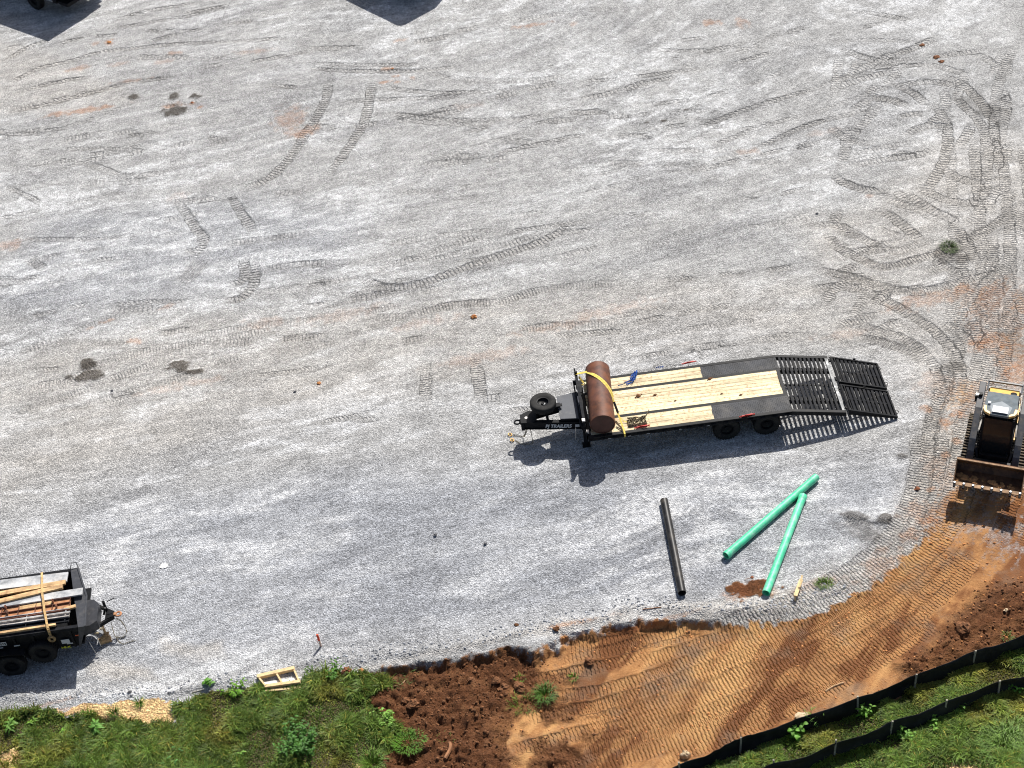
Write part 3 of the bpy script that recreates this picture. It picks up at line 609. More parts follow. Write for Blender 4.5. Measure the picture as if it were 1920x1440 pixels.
GALV = pm('galvanised', (.36, .37, .38), .6, .1, var=.35, vs=3, dirt=(.72, .70, .67), da=.5, ds=2.2, spec=.2)
STEEL = pm('bright_steel', (.55, .53, .5), .4, .5, var=.3, vs=8)
CHAIN = pm('chain_steel', (.24, .20, .13), .6, .2, var=.5, vs=20)
YEL = pm('yellow_webbing', (.72, .55, .12), .8, var=.2, vs=12)
TANW = pm('tan_webbing', (.55, .36, .16), .85, var=.25, vs=12)
BLUE = pm('blue_webbing', (.015, .12, .50), .7, var=.4, vs=12, dirt=(.35, .45, .65), da=.4, ds=20)
RED = pm('red_paint', (.55, .03, .02), .5, var=.3, vs=10)
GRN = pm('green_pvc', (.07, .62, .34), .5, var=.14, vs=3, dirt=(.36, .66, .50), da=.5, ds=4, spec=.5)
PIPEB = pm('black_pipe', (.016, .015, .015), .45, var=.25, dirt=(.07, .06, .05), da=.35, ds=3)
WHITE = pm('white_print', (.55, .56, .56), .6, var=.08)
YPRT = pm('yellow_print', (.55, .55, .03), .6, var=.08)
ORAP = pm('orange_yellow_paint', (.80, .44, .07), .42, var=.1, dirt=(.42, .28, .13), da=.25, ds=6)
CREAM = pm('white_panel', (.80, .82, .82), .3, var=.04)
CABG = pm('cab_grey', (.16, .185, .20), .8, var=.12, dirt=(.22, .23, .22), da=.3, ds=5, spec=.05)
ARMG = pm('arm_grey', (.040, .043, .052), .42, var=.2, dirt=(.11, .095, .08), da=.35, ds=5)
GLASS = pm('dark_glass', (.008, .009, .010), .08, var=.1)
CLOD = pm('clay_clod', (.16, .07, .03), .95, var=.45, vs=14, bump=.6, bs=60)
TUCK = dict(bevel=.006)

def wheel(parent, c, axis, R=.39, wd=.24, rimR=.21, lugs=True, tmat=RUBB):
    ax = Vector(axis).normalized()
    m = MB(); h = wd/2
    prof = [(rimR, -h*.75), (rimR+.03, -h*.92), (R-.05, -h), (R-.015, -h*.86), (R, -h*.6), (R, h*.6), (R-.015, h*.86), (R-.05, h), (rimR+.03, h*.92), (rimR, h*.75)]
    m.lathe(prof, c, axis, 40)
    for k in range(30 if lugs else 0):     # shoulder lugs
        a = 2*math.pi*k/30
        p = ax.cross(Vector((0, 0, 1)) if abs(ax.z) < .9 else Vector((1, 0, 0))).normalized(); q = ax.cross(p)
        e = p*math.cos(a)+q*math.sin(a); t = -p*math.sin(a)+q*math.cos(a)
        for sgn in (-1, 1):
            cc = Vector(c)+e*(R+.002)+ax*sgn*h*.45
            m.bar(cc-ax*h*.42, cc+ax*h*.42, .035, .014, up=e)
    o = m.build('wheel', tmat, parent, smooth=True)
    r = MB(); r.lathe([(rimR+.005, h*.8), (rimR-.02, h*.78), (rimR-.035, h*.2), (.10, -h*.05), (.055, -h*.05), (.05, h*.25), (.001, h*.27)], c, axis, 32)
    r.lathe([(rimR+.002, -h*.8), (rimR-.03, -h*.7), (rimR-.035, h*.2)], c, axis, 32)
    rim = r.build('rim', BLK, o, smooth=True)
    return o

# ================================================================== flatbed trailer
TX, TY = 1.986, 34.354                     # near front corner of the deck
fl = empty('flatbed_trailer', (TX+3.0, TY+1.27, 0), 0, 'long black flatbed trailer with pine board deck, slatted beaver tail and folded-down ramps', 'trailer')
OFF = Vector((-3.0, -1.27, 0))
class TB(MB):                              # builder in deck coordinates
    def build(s, *a, **k):
        s.v = [(x-3.0, y-1.27, z) for x, y, z in s.v]; return MB.build(s, *a, **k)
def T(x, y, z): return Vector((x-3.0, y-1.27, z))
DZ = .88; LW = 5.97; WW = 2.52
m = TB()
for y in (0, WW-.10): m.box(0, LW, y, y+.10, DZ-.13, DZ+.012)
m.box(-.03, .10, .1, WW-.1, DZ-.14, DZ+.012); m.box(LW-.1, LW, .1, WW-.1, DZ-.14, DZ-.004)
for y in (.70, 1.84): m.box(.10, LW-.1, y, y+.10, DZ-.05, DZ+.006)
m.build('deck_frame', BLK, fl)
m = TB()
for i in range(15): m.box(.3+i*.395, .37+i*.395, .1, WW-.1, DZ-.125, DZ-.045)
for y in (.52, 1.86): m.box(0.1, LW, y, y+.14, .42, .46); m.box(.1, LW, y+.05, y+.09, .46, DZ-.13); m.box(.1, LW, y, y+.14, DZ-.165, DZ-.13)
each(m, 'cross_member', BLK, fl)
def boards(x0, x1, ya, yb, n, seed):
    r = random.Random(seed); m = TB(); wd = (yb-ya)/n
    for i in range(n):
        c = .82+.30*r.random(); xe = x1+(r.random()-.5)*.02
        cuts = [x0, xe] if r.random() < .4 else [x0, x0+(xe-x0)*r.uniform(.35, .65), xe]
        for a, b in zip(cuts[:-1], cuts[1:]):
            k = c*r.uniform(.94, 1.06)
            m.box(a+.003, b-.003, ya+i*wd+.006, ya+(i+1)*wd-.006, DZ-.045, DZ+.004+.006*r.random(), (k, k*.97, k*.9))
    return m
boards(.12, 3.70, .11, .70, 3, 1).build('deck_boards', WOOD, fl)
boards(.12, 5.86, .80, 1.84, 7, 2).build('deck_boards', WOOD, fl)
boards(.12, 3.68, 1.94, 2.42, 3, 3).build('deck_boards', WOOD, fl)
for ya, yb, xa in ((.10, .70, 3.70), (1.94, 2.42, 3.68)):
    m = TB(); m.box(xa, LW-.01, ya, yb, DZ-.03, DZ+.004)
    for i in range(int((LW-xa)/.055)):
        for j in range(int((yb-ya)/.05)):
            x = xa+.03+i*.055; y = ya+.025+j*.05
            if (i+j) % 2: m.add([(x, y-.006, DZ+.004), (x+.028, y, DZ+.004), (x, y+.006, DZ+.004), (x-.004, y, DZ+.010), (x+.014, y, DZ+.010)], [(0, 3, 4), (0, 4, 1), (1, 4, 2), (2, 4, 3)])
            else: m.add([(x-.006, y-.014, DZ+.004), (x+.006, y-.014, DZ+.004), (x+.006, y+.014, DZ+.004), (x-.006, y+.014, DZ+.004), (x, y, DZ+.010)], [(0, 1, 4), (1, 2, 4), (2, 3, 4), (3, 0, 4)])
    m.build('tread_plate', TREAD, fl)
# beaver tail
SL = -(DZ-.55)/1.60
def dz(x): return DZ+SL*(x-LW)
m = TB()
for y in (0, WW-.10):
    m.side([(LW, dz(LW)-.13), (7.56, dz(7.56)-.13), (7.56, dz(7.56)+.012), (LW, dz(LW)+.012)], y, y+.10)
for y in (.55, 1.22, 1.88):
    d = .20 if y != 1.22 else .09
    m.side([(LW, dz(LW)-d), (7.5, dz(7.5)-d*.8), (7.5, dz(7.5)-.045), (LW, dz(LW)-.045)], y, y+(.13 if y != 1.22 else .06))
m.build('tail_frame', BLK, fl)
m = TB()
for i in range(11):
    x = LW+.07+i*.128
    m.side([(x+.006, dz(x)-.085), (x+.014, dz(x)-.085), (x+.070, dz(x+.070)-.006), (x+.070, dz(x+.070)+.004), (x, dz(x)+.004), (x, dz(x)-.006)], .1, WW-.1)
m.build('tail_slats', BLK2, fl)
m = TB(); x = 7.46
m.hexa([(x, .08, dz(x)-.08), (x+.09, .08, dz(x+.09)-.08), (x+.09, WW-.08, dz(x+.09)-.08), (x, WW-.08, dz(x)-.08), (x, .08, dz(x)+.01), (x+.09, .08, dz(x+.09)+.01), (x+.09, WW-.08, dz(x+.09)+.01), (x, WW-.08, dz(x)+.01)])
m.build('end_bar', pm('worn_steel', (.10, .105, .11), .45, .3, var=.4, vs=5, dirt=(.42, .42, .42), da=.35, ds=6), fl)
# ramps
def ramp(y0, y1):
    xa, xb, za, zb = 7.64, 9.10, .60, .07
    def rz(x): return za+(zb-za)*(x-xa)/(xb-xa)
    m = TB()
    for y in (y0, y1-.05): m.side([(xa, rz(xa)-.16), (xb, rz(xb)-.045), (xb, rz(xb)+.03), (xa, rz(xa)+.03)], y, y+.05)
    for x, w_ in ((xa, .05), (xa+.09, .03), (xb-.05, .05)): m.side([(x, rz(x)-.07), (x+w_, rz(x+w_)-.07), (x+w_, rz(x+w_)+.03), (x, rz(x)+.03)], y0+.05, y1-.05)
    o = m.build('ramp', BLK, fl)
    m = TB()
    for i in range(10):
        x = xa+.16+i*.126; dd = min(.15, rz(x)-.005); m.side([(x+.012, rz(x)-dd), (x+.02, rz(x)-dd), (x+.078, rz(x+.078)-.004), (x+.078, rz(x+.078)+.004), (x, rz(x)+.004), (x, rz(x)-.004)], y0+.05, y1-.05)
    m.build('slats', BLK2, o)
    m = TB(); ym = (y0+y1)/2-.02; m.side([(xa+.1, rz(xa+.1)-.06), (xb-.05, rz(xb-.05)-.06), (xb-.05, rz(xb-.05)-.01), (xa+.1, rz(xa+.1)-.01)], ym, ym+.04); m.build('center_bar', BLK2, o)
    m = TB(); m.torus((xb+.03, y0+.25, zb-.01), (0, -.3, 1), .055, .009, 14, 5); m.torus((xb-.0, y1-.22, zb), (0, -.3, 1), .045, .009, 14, 5)
    m.box(xa+.7, xa+.78, y1, y1+.03, rz(xa+.7), rz(xa+.7)+.05); each(m, 'handle', BLK2, o)
    m = TB()
    for y in (y0+.1, y1-.2): m.tube([(xa-.06, y, za), (xa-.06, y+.10, za)], .03, 10)
    m.tube([(xa-.03, y0+.02, za+.02), (xa-.03, y1-.02, za+.02)], .018, 8); each(m, 'hinge', BLK, o)
ramp(.02, 1.17); ramp(1.27, 2.42)
# headboard
m = TB()
for y in (.24, .92, 1.62, 2.30): m.box(-.09, -.03, y, y+.06, DZ-.14, 1.30)
m.box(-.10, -.02, .24, 2.36, 1.28, 1.34); m.box(-.085, -.035, .24, 2.36, 1.06, 1.10); m.box(-.05, 0.0, .1, 2.42, DZ-.14, DZ+.08)
m.tube([(-.16, .3, 1.12), (-.16, 2.28, 1.12)], .022, 8); m.torus((-.08, 2.40, 1.42), (1, 0, .2), .07, .014, 14, 6)
m.box(-.10, -.02, 2.3, 2.36, 1.3, 1.42); m.box(-.066, -.058, .3, 2.3, DZ, 1.28)
for y in (.32, .74, 2.2): m.box(-.15, -.02, y, y+.10, 1.0, 1.12)
m.build('headboard', BLK2, fl)
m = TB(); m.box(-.125, -.095, 1.20, 1.48, 1.14, 1.22); m.box(-.12, -.03, .22, .32, 1.345, 1.40); m.box(-.02, .05, .14, .22, .93, 1.02); each(m, 'winch_bracket', STEEL, fl)
# tongue
def tbeam(m, a, b, z0, z1):
    a, b = Vector((*a, 0)), Vector((*b, 0)); d = (b-a).normalized(); n = Vector((-d.y, d.x, 0))
    for zz0, zz1, hw in ((z0, z0+.025, .06), (z1-.025, z1, .06), (z0+.025, z1-.025, .022)):
        p = [a-n*hw, b-n*hw, b+n*hw, a+n*hw]
        m.hexa([(q.x, q.y, zz0) for q in p]+[(q.x, q.y, zz1) for q in p])
m = TB(); tbeam(m, (-1.78, 1.10), (.1, .78), .56, .84); tbeam(m, (-1.78, 1.40), (.1, 1.82), .56, .84)
m.prism([(-1.88, 1.03), (-1.55, 1.0), (-1.40, 1.04), (-1.40, 1.44), (-1.60, 1.52), (-1.88, 1.38)], .842, .858)
m.box(-1.88, -1.78, 1.05, 1.42, .52, .84); m.box(-1.12, -1.04, 1.02, 1.55, .80, .845)
tg = m.build('tongue', BLK, fl)
for (x, y, r) in ((-1.70, 1.12, .05),): 
    m = TB(); m.tube([(x, y+.10, .858), (x, y+.10, .868)], r, 14); m.build('bolt_plate', STEEL, tg)
d = Vector((1.88, -.32, 0)).normalized()
Mx = Matrix.Translation(T(-1.18, .9295, .635)) @ Matrix(((d.x, 0, d.y, 0), (d.y, 0, -d.x, 0), (0, 1, 0, 0), (0, 0, 0, 1)))
text('lettering', 'PJ TRAILERS', Mx, .185, WHITE, tg, shear=.28, sx=.80, off=.007)
Mx2 = Matrix.Translation(T(-.30, .78, .66)) @ Matrix(((d.x, 0, d.y, 0), (d.y, 0, -d.x, 0), (0, 1, 0, 0), (0, 0, 0, 1)))
m = MB(); m.box(0, .12, 0, .10, 0, .004); 
m.v = [tuple(Mx2 @ Vector(v)) for v in m.v]; m.build('decal', WHITE, tg)
m = TB(); m.torus((-1.98, 1.235, .72), (0, 0, 1), .085, .026, 22, 8); m.bar((-1.90, 1.235, .72), (-1.86, 1.235, .72), .10, .16); m.build('pintle_ring', BLK2, fl, smooth=True)
m = TB(); m.box(-.70, -.08, .90, 1.86, .70, .93)
m.v = [(x, y-(.07 if x > -.4 and y < 1 else 0)+(.10 if x > -.4 and y > 1.8 else 0), z) for x, y, z in m.v]
tb = m.build('toolbox', BLK, fl)
m = TB(); m.hexa([(-.72, .89, .932), (-.09, .81, .932), (-.09, 1.98, .932), (-.72, 1.87, .932), (-.72, .89, .955), (-.09, .81, .955), (-.09, 1.98, .955), (-.72, 1.87, .955)]); m.build('lid', GREYP, tb, bevel=.006)
sp = wheel(fl, T(-1.155, 1.375, 1.20), (0.02, -.03, 1), R=.39, wd=.21, rimR=.185, lugs=False); sp.name = 'spare_wheel'
m = TB(); m.box(-1.19, -1.11, 1.2, 1.3, .84, 1.12); m.tube([(-1.14, 1.38, 1.0), (-1.14, 1.38, 1.24)], .02, 8); m.box(-.80, -.66, 1.30, 1.46, 1.02, 1.08); m.bar((-.95, 1.38, 1.05), (-.6, 1.38, 1.05), .10, .03); m.build('spare_mount', BLK, fl)
m = TB(); m.tube([(-1.135, 1.36, 1.205), (-1.135, 1.36, 1.215)], .045, 12); m.tube([(-1.30, 1.29, 1.20), (-1.30, 1.29, 1.208)], .028, 10); each(m, 'mount_nut', CREAM, fl)
m = TB(); m.box(-.10, .02, .56, .68, .05, 1.02); m.box(-.15, .08, .52, .72, 0.01, .05); m.box(-.13, .05, .53, .71, .72, .80); m.tube([(-.04, .62, 1.02), (-.04, .62, 1.08)], .05, 10); jk = m.build('jack_leg', BLK, fl)
m = TB(); m.tube([(-.30, .62, .78), (-.34, .60, .30)], .011, 6); m.tube([(.12, .58, .60), (.20, .52, .12)], .012, 6); each(m, 'jack_handle', STEEL, jk)
def chain(m, pts, link=.055, r=.007):
    P = crom(pts, link*.8)
    for i, (a, b) in enumerate(zip(P[:-1], P[1:])):
        a, b = Vector(a), Vector(b); d = (b-a)
        if d.length < 1e-5: continue
        d.normalize(); up = Vector((0, 0, 1)) if i % 2 else d.cross(Vector((0, 0, 1)))
        if up.length < .1: up = Vector((1, 0, 0))
        c = (a+b)/2; ax = d.cross(up).normalized() if i % 2 else up.normalized()
        m.torus(c, ax, link*.5, r, 8, 4, .75)
for cp, hk in (([(-1.62, 1.05, .55), (-1.60, .98, .30), (-1.62, .95, .05), (-1.78, .98, .03), (-1.95, 1.02, .03), (-2.10, 1.20, .02)], (-2.20, 1.22, .035)), ([(-1.72, 1.08, .56), (-1.78, 1.15, .30), (-1.86, 1.30, .04), (-2.05, 1.40, .03), (-2.14, 1.45, .03)], (-2.24, 1.47, .035))):
    m = TB(); chain(m, cp); sc_ = m.build('safety_chain', CHAIN, fl)
    m = TB(); m.torus(hk, (.2, 0, 1), .055, .016, 12, 6); m.build('hook', pm('brass_hook', (.42, .24, .06), .5, .4, var=.3), sc_)
# running gear
for x in (4.07, 5.25):
    for y, ax in ((.20, -1), (WW-.20, 1)):
        wheel(fl, T(x, y, .39), (0, ax, 0), R=.39, wd=.24, rimR=.205)
    for y, ax in ((.47, -1), (WW-.47, 1)): wheel(fl, T(x, y, .39), (0, ax, 0), R=.39, wd=.24, rimR=.205)
m = TB()
for x in (4.07, 5.25): m.tube([(x, .3, .39), (x, WW-.3, .39)], .06, 10)
m.box(3.9, 5.45, .62, .70, .45, .60); m.box(3.9, 5.45, WW-.70, WW-.62, .45, .60); m.build('axle', BLK, fl)
m = TB()
for i in range(16):
    x = .35+i*.36
    m.box(x, x+.14, -.035, -.004, DZ-.10, DZ-.05)
m.box(0, LW, -.045, -.035, DZ-.085, DZ-.065); each(m, 'stake_pocket', BLK2, fl)
m = TB()
for x in (.42, 1.0, 1.55, 2.5, 3.3): m.box(x+.15, x+.24, -.0475, -.0452, DZ-.085, DZ-.068)
each(m, 'reflector', GALV, fl)

# big rusty steel pipe
a, b = T(.455, .10, 1.262), T(.60, 2.46, 1.262); d = (b-a).normalized()
pw = empty('steel_pipe', (TX+3+(a.x+b.x)/2, TY+1.27+(a.y+b.y)/2, DZ), 0, 'big rusty brown steel pipe strapped across the front of the pine deck', 'pipe')
cen = Vector(((a.x+b.x)/2, (a.y+b.y)/2, DZ))
m = MB(); m.lathe([(.34, .0), (.366, 0), (.368, .03), (.366, (b-a).length-.03), (.366, (b-a).length), (.34, (b-a).length)], a-cen, d, 56); m.build('shell', RUST, pw, smooth=True)
for e_, q_ in ((a-cen, .012), (b-cen-d*.012, 0)):
    m = MB(); m.lathe([(.3405, q_), (.0001, q_-.002)], e_, d, 48); m.build('end_cap', RUSTC, pw, smooth=True)
# yellow strap over the pipe
def cylpt(t, ang, r=.376):   # t along y, ang from -90 (front) over the top (0) to 90 (rear)
    c = a+(b-a)*t; return Vector((c.x+math.sin(rad(ang))*r, c.y, c.z+math.cos(rad(ang))*r))
ys = empty('ratchet_strap', (TX+.5, TY+1.2, DZ), 0, 'yellow ratchet strap pulled diagonally over the rusty steel pipe', 'strap')
o0 = Vector((TX+.5-(TX+3), TY+1.2-(TY+1.27), DZ))
pts = [T(-.06, 2.28, 1.36), T(.05, 2.25, 1.40)]+[cylpt(.90-.055*i, -62+15*i) for i in range(10)]+[T(.96, .70, 1.1), T(1.02, .36, .98), T(1.06, .10, .915), T(1.06, -.03, .90), T(1.07, -.05, .80)]
W_ = [p-o0 for p in pts]
m = MB(); m.ribbon(W_, (.045, .045, 0), .006)
m.ribbon([p+Vector((.035, .035, .004)) for p in W_[:12]], (.03, .035, 0), .006)
m.ribbon([T(.02, 2.22, 1.30)-o0, T(.10, 2.18, 1.16)-o0, T(.16, 2.10, 1.10)-o0, T(.05, 2.05, 1.12)-o0], (.05, .05, 0), .006)
m.ribbon([T(1.00, .56, 1.04)-o0, T(1.10, .48, .93)-o0, T(1.22, .42, .91)-o0], (.0, .035, .01), .005)
m.build('webbing', YEL, ys)
m = MB()
q = T(.92, .82, 1.20)-o0
m.bar(q+Vector((-.02, .12, .10)), q+Vector((.05, -.14, -.10)), .06, .04); m.tube([T(-.09, 2.30, 1.33)-o0, T(-.09, 2.30, 1.46)-o0], .02, 8)
m.ribbon([T(.86, .30, .91)-o0, T(.98, .16, .92)-o0, T(1.02, .05, .90)-o0], (.02, .03, 0), .006)
each(m, 'ratchet', BLK2, ys)

def heap(name, label, cat, mat, px, z, fn, group=None):
    x, y, _ = G(px[0], px[1], z)
    o = MB(); fn(o); ob = o.build(name, mat, None, smooth=True); ob.location = (x, y, z); return tag(ob, label, cat, group)
def f_blue(m):
    r = random.Random(5)
    spine = [(-.42, -.22), (-.2, -.2), (.0, -.12), (.12, .06), (.2, .28), (.26, .44), (.16, .36), (.06, .12), (-.05, -.02), (-.22, -.1)]
    for k in range(7):
        pts = [(x+r.uniform(-.06, .06), y+r.uniform(-.06, .06), .02+r.random()*.06) for x, y in spine[r.randint(0, 2):len(spine)-r.randint(0, 3)]]
        P = crom(pts, .05); m.ribbon(P, (r.uniform(.02, .05), r.uniform(.01, .05), .02), .004)
_fb = f_blue
def f_blue(m):
    _fb(m); m.v = [(x*.85-.04, y*.72-.03, z*1.3) for x, y, z in m.v]
heap('blue_strap', 'tangled blue ratchet strap dropped on the far pine boards', 'strap', BLUE, (1184, 714), DZ+.012, f_blue)
def f_chain(m):
    r = random.Random(8)
    for k in range(11):
        x, y = r.uniform(-.3, .1), r.uniform(-.16, .05); pts = [(x, y, .02)]; a_ = r.random()*6
        for i in range(9): a_ += r.uniform(-1.3, 1.3); x = max(-.32, min(.2, x+.09*math.cos(a_))); y = max(-.17, min(.14, y+.07*math.sin(a_))); pts.append((x, y, .015+.035*r.random()))
        chain(m, pts, .055, .011)
    chain(m, [(.05, 0, .02), (.18, .12, .02), (.28, .26, .015), (.36, .42, .015)], .05, .008)
heap('chain_pile', 'heap of dull steel chain on the near pine boards', 'chain', CHAIN, (1198, 790), DZ+.012, f_chain)
def f_binder(m):
    n0 = len(m.v)
    m.bar((-.22, -.02, .03), (.2, .03, .04), .05, .05); m.tube([(-.1, 0, .06), (.1, -.06, .09), (.24, -.03, .07)], .018, 6); m.torus((-.26, -.02, .02), (0, .3, 1), .05, .014, 10, 5); m.torus((.26, .05, .02), (0, .3, 1), .05, .014, 10, 5)
    m.tube([(0, -.03, .03), (-.03, -.08, -.08)], .012, 5); m.v = [(x*.72, y*.6, z*.8) for x, y, z in m.v]
for px, lab in (((1401, 780), 'red chain binder clipped to the near rail above the trailer wheels'), ((1292, 681), 'red chain binder hooked on the far rail beyond the pine boards'), ((1204, 801), 'red chain binder on the near rail beside the chain heap')):
    heap('chain_binder', lab, 'chain binder', RED, px, DZ+.014, f_binder, 'red chain binders on the trailer rails')
def f_wrap(m):
    for k in range(4): m.ribbon([(-.12+k*.06, -.03, .01), (-.1+k*.07, .0, .05), (-.06+k*.06, .05, -.02)], (.04, .0, 0), .004)
heap('strap_end', 'short end of blue strap over the far trailer rail', 'strap', BLUE, (1237, 689), DZ+.014, f_wrap)
def lumpmesh(m, r, seed, sq=.6, c=(0, 0, 0), n=7):
    rr = random.Random(seed); vs = []; ph = [(rr.random()*6, rr.randint(2, 5), rr.random()*6) for _ in range(4)]
    for i in range(n+1):
        th = math.pi*i/n
        for j in range(n+3):
            a = 2*math.pi*j/(n+3); k = 1+sum(.13*math.sin(q[1]*a+q[0]+3*th+q[2]) for q in ph)+rr.uniform(-.1, .1)
            if i in (0, n): k = 1
            vs.append((c[0]+r*k*math.sin(th)*math.cos(a), c[1]+r*k*math.sin(th)*math.sin(a)*.85, c[2]+r*sq*k*math.cos(th)))
    w_ = n+3; m.add(vs, [(i*w_+j, (i+1)*w_+j, (i+1)*w_+(j+1) % w_, i*w_+(j+1) % w_) for i in range(n) for j in range(w_)])
for k, (px, r, lab) in enumerate([((1197, 742), .075, 'largest brown mud clod on the middle deck boards'), ((1228, 740), .045, 'smaller mud clod right of the largest one on the deck'), ((1331, 710), .06, 'mud clod on the far edge of the middle boards'),
                                  ((1266, 751), .03, 'tiny mud clod on the middle deck boards'), ((1389, 740), .04, 'mud crumb on the boards near the rear tread plates'), ((1353, 738), .03, 'mud crumb midway along the deck boards')]):
    heap('mud_clod', lab, 'mud clod', CLOD, px, DZ+.02, lambda m, r=r, k=k: [lumpmesh(m, r, k+3, .4), lumpmesh(m, r*.4, k+33, .4, (-r*1.2, -r*.7, -.005)), lumpmesh(m, r*.3, k+53, .4, (r*1.3, r*.6, -.005))], 'mud clods on the trailer deck')

# ================================================================== pipes on the gravel
def pipe_thing(name, pa, pb, za, zb, r, mat, label, bell=None, group=None):
    A = Vector(G(*pa, za)); Bq = Vector(G(*pb, zb)); c = (A+Bq)/2; A -= c; Bq -= c
    m = MB(); m.pipe(A, Bq, r, r*.9)
    if bell:
        d_ = (Bq-A).normalized(); e = A if bell == 'a' else Bq; s_ = 1 if bell == 'a' else -1
        m.pipe(e, e+d_*s_*.10, r*1.12, r*.98); m.lathe([(r*1.12, .10), (r*1.0, .18)], e, d_*s_, 28)
    o = m.build(name, mat, None, smooth=True); o.location = c; return tag(o, label, 'pipe', group)
pipe_thing('sewer_pipe', (1361, 1042), (1531, 894), .12, .12, .108, GRN, 'green plastic pipe lying flat on the gravel, the longer slanting one', 'a', 'green plastic pipes on the gravel')
pipe_thing('sewer_pipe', (1506, 930), (1436, 1112), .12, .11, .108, GRN, 'green plastic pipe whose lower end lies in the dug brown soil', 'a', 'green plastic pipes on the gravel')
pipe_thing('drain_pipe', (1245, 938), (1279, 1112), .12, .12, .112, PIPEB, 'black plastic pipe lying on the gravel left of the green pipes')
# ================================================================== dump trailer with its load (only its front end is in the photo)
DX, DY = -12.06, 29.34
dt = empty('dump_trailer', (DX-2.0, DY+1.0, 0), rad(.6), 'black tandem dump trailer loaded with planks and steel forms, nose to the right', 'trailer')
class DB(MB):
    def build(s, *a, **k):
        s.v = [(x+2.0, y-1.0, z) for x, y, z in s.v]; return MB.build(s, *a, **k)
def D(x, y, z): return Vector((x+2.0, y-1.0, z))
TP = 1.30
m = DB()                                  # side walls, front wall set back at the far side, floor
m.hexa([(-4.6, 0, .52), (-.36, 0, .52), (-.36, .06, .52), (-4.6, .06, .52), (-4.6, 0, TP), (-.20, 0, TP), (-.20, .06, TP), (-4.6, .06, TP)])
m.hexa([(-4.6, 2.0, .52), (-.60, 2.0, .52), (-.60, 2.06, .52), (-4.6, 2.06, .52), (-4.6, 2.0, TP), (-.60, 2.0, TP), (-.60, 2.06, TP), (-4.6, 2.06, TP)])
m.box(-4.6, -.24, .06, 2.0, .50, .56); m.box(-4.6, -4.54, .06, 2.0, .56, TP)
for i in range(9): m.box(-4.5+i*.5, -4.44+i*.5, -.05, -.003, .55, TP-.09)
m.build('body', BLK, dt)
m = DB()
for y in (-.05, 2.02): m.hexa([(-4.62, y, TP-.09), (-.22 if y < 1 else -.6, y, TP-.09), (-.22 if y < 1 else -.6, y+.09, TP-.09), (-4.62, y+.09, TP-.09), (-4.62, y, TP+.012), (-.22 if y < 1 else -.6, y, TP+.012), (-.22 if y < 1 else -.6, y+.09, TP+.012), (-4.62, y+.09, TP+.012)])
m.build('top_rail', BLK2, dt)
m = DB()                                  # sloping front cap
z = TP+.02
P0 = [(-.20, -.06), (0.0, -.06), (-.06, 1.02), (-.40, 2.10), (-.62, 2.10)]
vs = [(x, y, z) for x, y in P0]+[(x-(.34 if i in (1, 2, 3) else .18), y, .52) for i, (x, y) in enumerate(P0)]
m.add(vs, [(0, 1, 2, 3, 4), (9, 8, 7, 6, 5), (0, 5, 6, 1), (1, 6, 7, 2), (2, 7, 8, 3), (3, 8, 9, 4), (4, 9, 5, 0)])
m.bar((-.01, -.06, z+.012), (-.07, 1.02, z+.012), .045, .03); m.bar((-.07, 1.02, z+.012), (-.41, 2.10, z+.012), .045, .03)
m.tube([(-.62, 2.1, z), (-.56, 2.16, z+.16), (-.44, 2.18, z+.13), (-.40, 2.1, z)], .012, 6)
m.build('front_cap', pm('cap_paint', (.045, .048, .056), .45, var=.15, dirt=(.09, .085, .08), da=.3), dt)
m = DB()
m.prism([(-.30, .24), (-.02, .28), (.16, .42), (.16, 1.02), (.0, 1.20), (-.4, 1.2)], .62, .95); m.build('toolbox', pm('box_paint', (.035, .037, .044), .4, var=.15, dirt=(.09, .085, .08), da=.3), dt)
m = DB()
m.bar((-.3, .30, .58), (.50, .80, .58), .06, .12); m.bar((-.3, 1.50, .58), (.50, .92, .58), .06, .12); m.prism([(.28, .68), (.50, .76), (.50, .95), (.28, 1.02)], .60, .66); m.tube([(.30, 1.0, .60), (.30, 1.0, 1.02)], .04, 8); m.tube([(.24, .86, .66), (.34, .86, .92)], .03, 8)
m.tube([(.38, 1.04, .95), (.60, 1.10, 1.0)], .012, 6); tgd = m.build('tongue', BLK, dt)
m = DB(); m.torus((.62, .86, .60), (0, 0, 1), .075, .024, 20, 7); m.bar((.50, .86, .60), (.56, .86, .60), .08, .08); m.build('pintle_ring', RUST2, tgd, smooth=True)
for cp in ([(.55, .80, .52), (.68, .74, .35), (.74, .62, .12), (.62, .50, .03), (.45, .55, .03)], [(.4, .7, .5), (.46, .45, .2), (.62, .28, .03), (.86, .32, .03), (.98, .34, .03)]):
    m = DB(); chain(m, cp, .055, .008); m.build('safety_chain', CHAIN, tgd)
m = DB(); m.tube([(.17, .62, .08), (.17, .62, .62)], .035, 10); m.box(.10, .25, .54, .70, .10, .13); m.build('jack_leg', pm('jack_tan', (.42, .27, .14), .7, var=.3), dt)
for p, q in (((-.14, .10, .5), (-.06, .02, .12)), ((.04, .28, .5), (.07, .22, .1))): 
    m = DB(); m.tube([p, q], .012, 6); m.build('hanging_hook', STEEL, dt)
m = DB(); m.box(.02, .14, .24, .28, .60, .64); m.box(.16, .26, .36, .40, .62, .66); each(m, 'hinge', CHAIN, dt)
wheel(dt, D(-2.24, -.17, .34), (0, -1, 0), R=.385, wd=.23, rimR=.205).name = 'wheel'
wheel(dt, D(-3.12, -.17, .34), (0, -1, 0), R=.385, wd=.23, rimR=.205).name = 'wheel'
wheel(dt, D(-2.12, 2.19, .36), (0, 1, 0), R=.385, wd=.23, rimR=.205).name = 'wheel'
wheel(dt, D(-3.0, 2.19, .36), (0, 1, 0), R=.385, wd=.23, rimR=.205).name = 'wheel'
